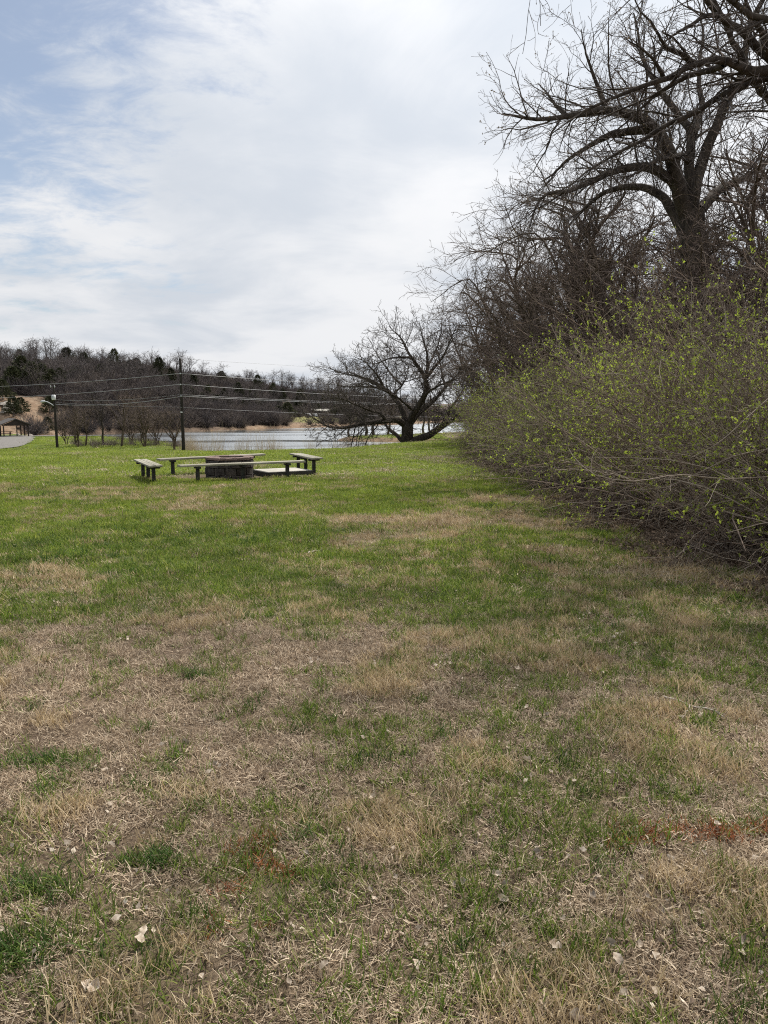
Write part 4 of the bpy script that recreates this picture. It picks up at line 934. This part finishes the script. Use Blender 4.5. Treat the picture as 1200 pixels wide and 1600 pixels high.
# ------------------------------------------------------------------ the budding thicket
def make_shrub(seed, h, rad, nst, leafn, stem, droop=-.05, leaf=.030, d2=3.6, d3=5.2):
    rng = np.random.default_rng(seed); n = nst; k = 9
    az = rng.uniform(0, 2 * PI, n); b = np.stack((np.cos(az), np.sin(az)), 1) * (rad * .32 * np.sqrt(rng.uniform(0, 1, n)))[:, None]
    el = rng.uniform(.5, 1.4, n); d = np.stack((np.cos(az) * np.cos(el), np.sin(az) * np.cos(el), np.sin(el)), 1); Ls = h * rng.uniform(.6, 1.15, n)
    P = np.empty((n, k, 3)); P[:, 0] = np.concatenate((b, np.full((n, 1), -.05)), 1)
    for j in range(1, k):
        d = norm(d + rng.normal(0, .10, (n, 3)) + np.array((0, 0, droop * (.4 + .25 * j)))); P[:, j] = P[:, j - 1] + d * (Ls / (k - 1))[:, None]
    P[:, :, 2] = np.maximum(P[:, :, 2], .04)
    Rr = (.005 + .017 * rng.uniform(0, 1, n) ** 4)[:, None] * (1 - .75 * np.linspace(0, 1, k))[None]
    st = Tubes(); st.add(P, Rr, 4)
    P1, R1 = spawn(rng, P, Rr, d2, (.34, .35, 1.0), (20, 60), 6, .16, -.015, .65, .15, .0026, minr=.0036)
    st.add(P1, R1, 3)
    P2, R2 = spawn(rng, P1, R1, d3, (.42, .12, .4), (25, 65), 3, .2, 0, .75, .1, .0022, minr=.0028, cmax=6); st.add(P2, R2, 3)
    for p in (): pass
    me = st.mesh('shrub_stems', MAT[stem])
    pos = np.concatenate((P2[:, -1], P2[:, 1], P1[:, -1])); cl = vnoise(pos[:, 0] * 1.6 + seed, pos[:, 2] * 1.6 + pos[:, 1], seed)
    pos = pos[(rng.uniform(0, 1, len(pos)) < leafn * np.clip((cl - .25) * 2.4, .06, 1.6)) & (pos[:, 2] > .25)]
    pos = np.repeat(pos, 4, 0) + rng.normal(0, .008, (len(pos) * 4, 3))
    V, Q = leaf_quads(rng, pos, leaf, 1.7, .5); lm = mesh_np('shrub_leaves', V, Q, MAT['leaf'])
    return me, lm
shrubs = [make_shrub(201, 2.9, 1.7, 88, .52, 'stem_tan'), make_shrub(202, 2.7, 1.7, 82, .46, 'stem_tan', -.07), make_shrub(203, 3.2, 1.6, 84, .42, 'stem_brown', -.04), make_shrub(204, 2.6, 1.9, 92, .56, 'stem_tan', -.09)]
def sapling(seed, h, rad, nst): 
    return make_shrub(seed, h, rad, nst, .30, 'stem_brown', .01, .034, 2.4, 4.2)
saps = [sapling(211, 5.2, 1.6, 34), sapling(212, 4.4, 1.8, 36)]
def build_hedge():
    rng = np.random.default_rng(9); y = 5.6; i = 0; front = []
    while y < 44: front.append(y); y += 1.05 + .018 * y
    near = ['nearest budding green shrub at the right edge of the picture', 'budding shrub second from the right edge, with long pale arching canes', 'budding shrub third along the thicket from the right edge']
    G = 'shrubs of the budding thicket'
    for i, y in enumerate(front):
        x = float(hedge_x(y)) + 1.05 + .40 * math.exp(-((y - 11) / 6.5) ** 2) + rng.uniform(-.2, .25); k = (i * 3 + 1) % 4; s = rng.uniform(.88, 1.08) * (.94 - .04 * min(1, y / 25))
        t = empty('budding_shrub', (x, y, gz(x, y)), rng.uniform(0, 2 * PI), (s, s, s * rng.uniform(.95, 1.2)))
        lab = near[i] if i < 3 else ('small far budding shrub where the thicket meets the lakeside tree' if i == len(front) - 1 else 'yellow green budding shrub along the front of the thicket')
        tag(t, lab, 'shrub', G); link('stems', shrubs[k][0], t); link('leaves', shrubs[k][1], t)
    y = 4.6
    j = 0
    while y < 48:
        x = float(hedge_x(y)) + 2.55 + rng.uniform(-.3, .5); k = rng.integers(0, 4); s = rng.uniform(1.0, 1.2)
        t = empty('budding_shrub', (x, y, gz(x, y)), rng.uniform(0, 2 * PI), (s, s, s * 1.2)); tag(t, 'taller budding shrub in the second row of the thicket', 'shrub', G)
        link('stems', shrubs[k][0], t); link('leaves', shrubs[k][1], t)
        if j % 2 == 0:
            x2 = x + rng.uniform(1.4, 2.6); k = rng.integers(0, 2); s = rng.uniform(.8, 1.15); y2 = y + rng.uniform(-.3, .8)
            t = empty('bare_sapling', (x2, y2, gz(x2, y2)), rng.uniform(0, 2 * PI), s); tag(t, 'thin brown leafless sapling clump rising behind the thicket', 'sapling', 'sapling clumps behind the thicket')
            link('stems', saps[k][0], t); link('leaves', saps[k][1], t)
        y += 1.5 + .022 * y; j += 1
    # long pale canes hanging out over the grass
    for q, (pts, lab) in enumerate([(A((1210, 745, 7.2), (1130, 748, 6.7), (1060, 742, 6.4), (990, 752, 6.3), (930, 742, 6.4), (900, 718, 6.6), (888, 700, 6.8)), 'long pale bare cane arching low out of the thicket to the left'),
                                    (A((1215, 610, 7.2), (1170, 650, 7.0), (1125, 690, 6.9), (1080, 715, 6.9)), 'pale bare cane hanging down at the right edge of the thicket'),
                                    (A((1215, 700, 7.4), (1150, 712, 7.2), (1100, 735, 7.1), (1040, 765, 7.2), (1010, 800, 7.3)), 'pale bare cane slanting across the nearest shrub')]):
        P = resample(pts, 18)[None]; o0 = P[0, 0].copy(); r_ = np.linspace(.008, .003, 18)[None]; T = Tubes(); T.add(P - o0, r_, 5)
        p1, r1 = spawn(rng, P - o0, r_, 3.0, (.25, .2, .5), (20, 45), 5, .14, .02, .6, .3, .0025); T.add(p1, r1, 3)
        o = link('bare_cane', T.mesh('bare_cane', MAT['stem_tan']), loc=tuple(o0)); tag(o, lab, 'branch', 'pale canes of the thicket')
build_hedge()

# ------------------------------------------------------------------ hillside wood
def lv_hill():
    return [dict(g=dict(dens=1.3, length=(.42, .7, 2.0), ang=(25, 60), k=4, curl=.2, up=.08, rr=.6, tmin=.15, tip=.02, taper=.7, minr=.025), sides=3, wood=False, keep=True),
            dict(g=dict(dens=2.0, length=(.5, .5, 1.1), ang=(25, 60), k=3, curl=.22, up=.06, rr=.7, tmin=.15, tip=.015, minr=.02, cmax=6), sides=3)]
def hill_tree(seed, h, sp, **k): return generic_tree(seed, h, sp, (0, 0), .17, 12, .2, 'hill_tree', 'hill_bark', 'hill_twig', lv_hill(), .0, ksides=5, **k)
hillt = [hill_tree(301, 8.5, 3.4), hill_tree(302, 7.5, 3.0, multi=2), hill_tree(303, 9.0, 2.8), hill_tree(304, 7.0, 3.6, multi=2), hill_tree(305, 8.0, 3.2)]
def cedar(seed, h, w):
    rng = np.random.default_rng(seed); n = 2200; t = rng.uniform(0, 1, n) ** 1.15; z = .12 * h + t * .88 * h; az = rng.uniform(0, 2 * PI, n)
    lobes = 1 + .35 * np.sin(az * 3 + t * 9 + seed) + .25 * np.sin(az * 5 - t * 14); r = w * np.clip(1 - t, .02, 1) ** .55 * lobes * np.sqrt(rng.uniform(.25, 1, n)); r = r * np.where(z < .2 * h, .8, 1)
    pos = np.stack((np.cos(az) * r, np.sin(az) * r, z), 1); d = norm(np.stack((np.cos(az), np.sin(az), rng.uniform(-.1, .9, n)), 1) + rng.normal(0, .3, (n, 3)))
    s = norm(np.cross(d, rng.normal(0, 1, (n, 3)))); L = (.45 * rng.uniform(.5, 1.2, n))[:, None]
    V = np.stack((pos - s * L * .22, pos + s * L * .22, pos + d * L), 1).reshape(-1, 3)
    T = Tubes(); T.add(np.array([[(0, 0, -.2), (.05, 0, h * .5), (0, 0, h * .96)]], float), np.array([[.16, .09, .02]]), 6)
    return T.mesh('cedar_trunk', MAT['hill_bark']), mesh_np('cedar_foliage', V, np.arange(n * 3).reshape(-1, 3), MAT['cedar'])
ced = [cedar(401, 5.2, 1.9), cedar(402, 4.4, 2.2), cedar(403, 5.8, 2.0)]
def build_hill_wood():
    rng = np.random.default_rng(77); placed = []
    def put(x, y, k, s, lab, grp, cd=False):
        m = (ced if cd else hillt)[k]; nm = 'cedar_tree' if cd else 'hillside_tree'
        tree_obj(nm, (x, y, gz(x, y)), m[0], m[1], lab, 'tree', grp, rng.uniform(0, 2 * PI), (s, s, s * rng.uniform(.85, 1.15)))
    n = 0; tries = 0
    while n < 290 and tries < 20000:
        tries += 1
        th = rng.uniform(-.62, .14); y = rng.uniform(125, 330); x = th * y; s = y - far_line(x)
        smax = 120 if th < -.2 else 140
        if s < 2.5 or s > smax: continue
        if th > -.2 and s < 36 and rng.random() < .90: continue
        if th < -.44 and s < 26: continue
        if any((x - a) ** 2 + (y - b) ** 2 < 4.2 ** 2 for a, b in placed): continue
        placed.append((x, y)); n += 1
        z = 'left' if th < -.3 else ('mid' if th < -.12 else 'right')
        lab = {'left': 'bare grey tree on the steep wooded hill above the pavilion', 'mid': 'bare grey tree on the wooded hill behind the tall pole', 'right': 'bare grey tree on the low wooded slope behind the far shelter'}[z]
        sc = rng.uniform(.75, 1.05) * (1 if s > 20 else .8)
        if s > 10 and fbm(np.array([x * .05]), np.array([y * .05]), 2, 99)[0] > .52 and rng.random() < .45:
            put(x, y, int(rng.integers(0, 3)), sc, {'left': 'dark cedar on the slope above the pavilion', 'mid': 'dark cedar among the bare trees on the hill near the tall pole', 'right': 'dark cedar among the bare trees beyond the far shore'}[z], 'cedars on the hillside', True)
        else: put(x, y, int(rng.integers(0, 5)), sc, lab, 'bare trees on the hillside')
    # evergreens where the photo shows them: px, skyline y of the tip, distance
    for px, D, k, s, lab in [(35, 180, 0, 1.0, 'dark cedar at the left end of the hilltop skyline'), (107, 205, 1, 1.2, 'round dark cedar on the skyline above the lamp pole'), (133, 200, 0, 1.0, 'dark cedar just right of the round skyline cedar'),
                             (180, 195, 2, 1.0, 'tallest pointed dark cedar on the skyline'), (250, 215, 0, 1.1, 'pointed dark cedar on the skyline left of the tall pole'), (440, 255, 0, 1.0, 'pointed dark cedar on the skyline right of the tall pole')]:
        x = at(px, 600, D)[0]; put(x, D, k, s, lab, 'cedars on the hillside', True)
    for px, D, k, s in [(20, 150, 1, 1.15), (36, 154, 0, 1.3), (52, 152, 2, 1.1), (66, 156, 0, 1.3), (80, 160, 1, 1.1), (94, 162, 0, 1.0), (30, 137, 1, .75), (3, 140, 1, .8), (75, 143, 1, .7), (70, 134, 1, .6), (18, 134, 1, .7), (205, 190, 0, 1.0), (215, 205, 0, 1.1), (335, 196, 1, .75), (350, 215, 0, 1.0), (300, 205, 0, 1.0), (372, 235, 2, 1.0), (395, 240, 0, 1.1), (410, 225, 1, 1.0),
                        (448, 213, 1, 1.1), (470, 262, 0, 1.2), (490, 268, 2, 1.0), (520, 265, 0, 1.1), (465, 240, 1, 1.2), (540, 270, 1, 1.2), (430, 245, 0, 1.1), (505, 262, 2, .9), (160, 185, 1, 1.0), (120, 178, 1, 1.0), (60, 178, 0, 1.0)]:
        x = at(px, 600, D)[0]; lab = 'dark cedar on the slope above the pavilion' if px < 100 else ('dark cedar among the bare trees on the hill near the tall pole' if px < 360 else 'dark cedar among the bare trees beyond the far shore')
        put(x, D, k, s, lab, 'cedars on the hillside', True)
    # understorey that reads as one brown mass
    def bush(seed, mat):
        r = np.random.default_rng(seed); m = 70; az = r.uniform(0, 2 * PI, m); el = r.uniform(.3, 1.4, m); d = np.stack((np.cos(az) * np.cos(el), np.sin(az) * np.cos(el), np.sin(el)), 1)
        P = np.cumsum(np.concatenate((np.zeros((m, 1, 3)), (d * r.uniform(.5, 1.0, m)[:, None])[:, None] + r.normal(0, .12, (m, 3, 3))), 1), 1); Rr = np.linspace(.03, .012, 4)[None].repeat(m, 0)
        T = Tubes(); T.add(P, Rr, 3); p, q = spawn(r, P, Rr, 2.2, (.4, .3, .8), (25, 60), 3, .2, .05, .8, .1, .012, minr=.016); T.add(p, q, 3); return T.mesh('bush', MAT[mat])
    coll = proto_collection('underbrush', [bush(501, 'brush'), bush(502, 'brush'), bush(503, 'hill_twig'), bush(504, 'hill_twig')])
    th = rng.uniform(-.66, .16, 11000); y = rng.uniform(118, 330, 11000); x = th * y; s = y - far_line(x)
    dn = fbm(x * .06, y * .06, 3, 91)
    k = (s > .8) & (s < 125) & ((th < -.13) | (s > 38) | (s < 3) | (rng.random(11000) < .16)) & ((th > -.42) | (s > 26) | (rng.random(11000) < .22)) & (dn > .30); x, y = x[k], y[k]; n = len(x); sc = rng.uniform(.6, 1.4, n)
    o = scatter('underbrush', np.stack((x, y, H(x, y) - .1), 1), np.stack((np.zeros(n), np.zeros(n), rng.uniform(0, 6.28, n)), 1), np.stack((sc, sc, sc), 1), rng.integers(0, 4, n), coll); tag(o, 'brown leafless underbrush covering the far hillside', 'underbrush', kind='stuff')
    # pale rocks on the cut bank above the pavilion
    rr = np.random.default_rng(15)
    def rock(seed):
        q = np.random.default_rng(seed); V = []; F = []
        for i, (z, r) in enumerate(((-.3, .6), (.1, 1.0), (.5, .8), (.75, .35))): V += [(math.cos(a) * r * q.uniform(.75, 1.2), math.sin(a) * r * q.uniform(.75, 1.2), z * q.uniform(.8, 1.2)) for a in np.arange(7) * 2 * PI / 7]
        F = [tuple(range(21, 28))] + [(k * 7 + i, k * 7 + (i + 1) % 7, k * 7 + 7 + (i + 1) % 7, k * 7 + 7 + i) for k in range(3) for i in range(7)]
        return MB().add(V, F).mesh('rock', MAT['rock'])
    rk = [rock(1), rock(2), rock(3)]
    for px, py, D, s in [(3, 606, 138, .9), (9, 603, 139, .8), (14, 610, 138, 1.1), (20, 607, 139, .7), (8, 615, 136, 1.0), (15, 619, 135, .7), (3, 622, 134, .8), (22, 616, 136, .6), (27, 612, 137, .6), (68, 675, 120, .8), (72, 679, 119, .6), (45, 668, 121, .5), (52, 672, 120, .5), (28, 676, 119, .4), (60, 662, 123, .5)]:
        x = at(px, py, D)[0]; o = link('rock', rk[int(rr.integers(0, 3))], loc=(x, D, gz(x, D) - .1 * s), rot=(0, 0, rr.uniform(0, 6)), scale=(s * 1.3, s, s * .7)); tag(o, 'pale grey boulder on the bare bank above the pavilion' if py < 640 else 'grey boulder at the foot of the bank beside the gravel road', 'rock', 'boulders on the cut bank')
build_hill_wood()

# ------------------------------------------------------------------ trees and brush on the near shore, peninsula trees, reeds
def lv_shore():
    return [dict(g=dict(dens=1.5, length=(.45, .6, 2.0), ang=(20, 55), k=6, curl=.18, up=.08, rr=.6, tmin=.15, tip=.010, taper=.7), sides=3, wood=True, keep=True),
            dict(g=dict(dens=2.1, length=(.5, .35, 1.0), ang=(22, 55), k=4, curl=.2, up=.06, rr=.7, tmin=.12, tip=.008, minr=.010, cmax=7), sides=3),
            dict(g=dict(dens=2.2, length=(.5, .25, .5), ang=(22, 55), k=3, curl=.2, up=.05, rr=.7, tmin=.12, tip=.007, minr=.008, cmax=4), sides=3)]
shore = [generic_tree(601, 6.6, 2.4, (.02, 0), .16, 9, .3, 'shore_tree', 'bark_brown', 'twig_brown', lv_shore()), generic_tree(602, 5.2, 2.6, (0, 0), .12, 12, .12, 'shore_tree', 'bark_brown', 'twig_brown', lv_shore(), multi=4), generic_tree(603, 5.4, 2.5, (0, 0), .14, 12, .10, 'shore_tree', 'bark_brown', 'twig_brown', lv_shore(), multi=3), generic_tree(604, 7.2, 1.8, (.03, 0), .17, 9, .3, 'shore_tree', 'bark', 'hill_twig', lv_shore())]
def build_shore():
    rng = np.random.default_rng(19)
    for px, D, k, s, rz, lab in [(122, 80, 1, .85, .3, 'multi-stemmed bare shrub tree right of the lamp pole'), (133, 82, 0, .75, 1.2, 'small leaning bare tree just right of the lamp pole brush'), (162, 83, 3, .92, 2.0, 'slim straight bare tree on the near shore, left of the broken one'),
                                 (190, 81, 0, 1.0, .5, 'bare tree with a broken pale top on the near shore'), (226, 80, 2, 1.0, 3.0, 'wide reddish bare tree midway between the two poles'), (272, 76, 2, .85, 1.4, 'small bare tree just left of the tall pole'), (205, 86, 1, .8, 4.0, 'low reddish bush behind the broken-topped tree'), (246, 84, 1, .8, 5.0, 'low reddish bush left of the tall pole'), (104, 84, 1, .7, 5.5, 'low bare bush beside the lamp pole')]:
        x = at(px, 690, D)[0]; tree_obj('shore_tree', (x, D, gz(x, D)), shore[k][0], shore[k][1], lab, 'tree', 'bare trees on the near shore', rz, s)
    for px, D, k, s, lab in [(546, 117, 3, 1.05, 'leftmost bare tree on the tip of the peninsula'), (571, 119, 3, 1.25, 'stout bare tree second from the tip of the peninsula'), (584, 122, 3, 1.3, 'thick bare tree on the peninsula just left of the spreading tree'), (606, 125, 0, 1.15, 'bare peninsula tree half hidden by the spreading tree'), (662, 128, 3, 1.1, 'thin bare tree on the peninsula right of the spreading trunk'), (673, 126, 0, 1.1, 'bare peninsula tree nearest the budding thicket')]:
        x = at(px, 690, D)[0]; tree_obj('peninsula_tree', (x, D, gz(x, D)), shore[k][0], shore[k][1], lab, 'tree', 'bare trees on the peninsula', rng.uniform(0, 6), (s * 1.3, s * 1.3, s))
    # reeds along the near bank, brown brush between the poles
    def clump(seed, n, h, mat, w=.012, lean=.35, sp=.22):
        V, Q, s = blades(np.random.default_rng(seed), n, sp, h, w, lean, .3, 3); return mesh_np('reed_clump', V, Q, MAT[mat], False, dict(shade=s))
    coll = proto_collection('reeds', [clump(i, 16, 1.9, 'reed', .014) for i in range(3)] + [clump(9 + i, 60, 1.1, 'brush', .02, .8, .4) for i in range(2)])
    x = rng.uniform(-21, 4, 1500); y = rng.uniform(68, 80, 1500); sd = lake_sd(x, y); k = (sd > .0) & (sd < 2.2); x, y = x[k], y[k]; idx = rng.integers(0, 3, len(x)); sc = rng.uniform(.6, 1.25, len(x)) * (.45 + .9 * vnoise(x * .7, y * .2, 4))
    x2 = rng.uniform(-46, -20, 700); y2 = rng.uniform(78, 100, 700); k = (lake_sd(x2, y2) > .3) & (np.abs(x2 / y2 + .32) < .10) & (vnoise(x2 * .3, y2 * .3, 6) > .52); x2, y2 = x2[k], y2[k]
    X = np.concatenate((x, x2)); Y = np.concatenate((y, y2)); n = len(X); idx = np.concatenate((idx, rng.integers(3, 5, len(x2)))); sc = np.concatenate((sc, rng.uniform(.4, .9, len(x2))))
    o = scatter('shore_reeds', np.stack((X, Y, H(X, Y)), 1), np.stack((np.zeros(n), np.zeros(n), rng.uniform(0, 6.28, n)), 1), np.stack((sc, sc, sc), 1), idx, coll); tag(o, 'dry pale reeds and brown brush fringing the near lake shore', 'reeds', kind='stuff')
build_shore()

# ------------------------------------------------------------------ leaf litter, fallen leaves, sticks
def dead_leaf(seed):
    r = np.random.default_rng(seed); n = 8; V = []; L = .042; cu = r.uniform(-.4, .8); tw = r.uniform(-.5, .5)
    for i in range(n + 1):
        t = i / n; w = .015 * math.sin(PI * t ** .8) ** .8 * r.uniform(.7, 1.2) + .001; x = (t - .5) * L; z = cu * .014 * (2 * t - 1) ** 2 + .006; f = r.uniform(.1, .6)
        V += [(x, -w, z + w * f + tw * .012 * t), (x, 0, z), (x, w, z + w * f * r.uniform(.3, 1.4) - tw * .02 * t)]
    F = [(3 * i + a, 3 * i + a + 3, 3 * i + a + 4, 3 * i + a + 1) for i in range(n) for a in (0, 1)]
    me = bpy.data.meshes.new('dead_leaf'); me.from_pydata(V, [], F); me.materials.append(MAT['deadleaf']); me.polygons.foreach_set('use_smooth', np.ones(len(F), bool)); return me
def build_litter():
    rng = np.random.default_rng(29); lv = [dead_leaf(i) for i in range(6)]
    spots = [(165, 1212, 1.5), (290, 1167, 1.1), (225, 1467, 1.0), (218, 1478, .9), (150, 1557, 1.3), (812, 1370, 1.2), (790, 1388, 1.0), (925, 1410, .9), (932, 1382, 1.0), (1047, 1350, 1.1), (1098, 1342, 1.0), (1068, 1392, 1.0), (1095, 1440, 1.5), (1175, 1402, 1.1), (1143, 1178, 1.2), (960, 1218, 1.2), (802, 1092, .8), (655, 1460, .8), (868, 1493, 1.2), (953, 1484, 1.0), (966, 1510, 1.0), (1023, 1505, 1.0), (786, 1486, .6), (820, 1197, 1.3), (438, 1190, .9), (415, 1215, 1.0), (1010, 1318, 1.1), (1180, 1350, 1.0), (1120, 1300, 1.0), (665, 1488, .6), (1050, 1452, 1.2), (900, 1600, 1.3), (380, 890, 1.0)]
    q = rng.uniform(0, 1, (120, 3)); spots += [(40 + 1130 * a ** (.7), 1010 + 570 * b, .5 + .6 * c) for a, b, c in q]
    for i, (px, py, s) in enumerate(spots):
        D = 1.6 / math.tan(PITCH + math.atan((py - 800) / F_PX)); x = at(px, py, D)[0]; s *= rng.uniform(.5, .95)
        o = link('dead_leaf', lv[i % 6], loc=(x, D, gz(x, D) + .024), rot=(rng.normal(0, .45), rng.normal(0, .4), rng.uniform(0, 6.28)), scale=(s, s * rng.uniform(.6, 1.1), s * rng.uniform(.8, 1.8))); tag(o, 'small pale curled dead leaf lying in the foreground grass', 'leaf', 'dead leaves in the foreground grass')
    lc = []
    for k in range(4):
        r = np.random.default_rng(700 + k); pos = np.concatenate((r.normal(0, .12, (26, 2)), r.uniform(.0, .04, (26, 1))), 1); V, Q = leaf_quads(r, pos, .06, 1.4, .0); V[:, 2] = np.abs(V[:, 2]) * .6 + .004; lc.append(mesh_np('leaf_litter', V, Q, MAT['litter']))
    c = proto_collection('leaf_litter', lc)
    n = 7500; y = 4 + 38 * rng.uniform(0, 1, n) ** 1.7; x = hedge_x(y) + rng.gamma(2.0, .55, n) - .75; k = (fbm(x * 1.3, y * 1.3, 3, 66) > .36); x, y = x[k], y[k]; n = len(x); s = rng.uniform(.6, 1.3, n)
    o = scatter('leaf_litter', np.stack((x, y, H(x, y) + .004), 1), np.stack((np.zeros(n), np.zeros(n), rng.uniform(0, 6.28, n)), 1), np.stack((s, s, s), 1), rng.integers(0, 4, n), c); tag(o, 'brown dead leaf litter under the edge of the thicket', 'leaf litter', kind='stuff')
    fr_ = []
    for k in range(4):
        r = np.random.default_rng(800 + k); m = 5; pos = np.concatenate((r.normal(0, .10, (m, 2)), r.uniform(.0, .015, (m, 1))), 1); V, Q = leaf_quads(r, pos, .022, 1.5, .0); V[:, 2] = np.abs(V[:, 2]) * .7 + .01; fr_.append(mesh_np('leaf_fragment', V, Q, MAT['deadleaf' if k % 2 else 'litter']))
    c = proto_collection('leaf_fragments', fr_); y = np.sqrt(rng.uniform(1.3 ** 2, 6.5 ** 2, 1500)); x = rng.uniform(-1, 1, 1500) * (.62 * y + .4); k = fbm(x * 1.1, y * 1.1, 3, 86) > .46 - .04 * np.sign(x); x, y = x[k], y[k]; n = len(x); s = rng.uniform(.5, 1.4, n)
    o = scatter('leaf_fragments', np.stack((x, y, H(x, y) + .004), 1), np.stack((np.zeros(n), np.zeros(n), rng.uniform(0, 6.28, n)), 1), np.stack((s, s, s), 1), rng.integers(0, 4, n), c); tag(o, 'scattered broken bits of dead leaf in the foreground turf', 'leaf litter', kind='stuff')
    def stick(pts, r0, lab):
        P = np.array([(at(px, py, 1.6 / math.tan(PITCH + math.atan((py - 800) / F_PX)))) for px, py in pts]); P[:, 2] = H(P[:, 0], P[:, 1]) + .03; P = resample(P, 12, rng, .003)[None]; o0 = P[0, 0].copy(); rr = np.linspace(r0, r0 * .4, 12)[None]
        T = Tubes(); T.add(P - o0, rr, 6); p, q = spawn(rng, P - o0, rr, 9, (.35, .05, .2), (25, 50), 5, .1, 0, .6, .3, .001, flat=.8); T.add(p, q, 4)
        o = link('fallen_stick', T.mesh('fallen_stick', MAT['stick']), loc=tuple(o0)); tag(o, lab, 'stick', 'sticks lying in the grass')
    stick([(1036, 1096), (1062, 1102), (1086, 1112), (1110, 1116), (1130, 1128)], .006, 'thin forked pale stick lying in the grass at right')
    stick([(1080, 1110), (1070, 1122), (1066, 1130)], .004, 'short pale twig beside the forked stick')
    stick([(480, 869), (490, 866), (503, 864)], .014, 'short thick stick lying in the green grass before the benches')
build_litter()
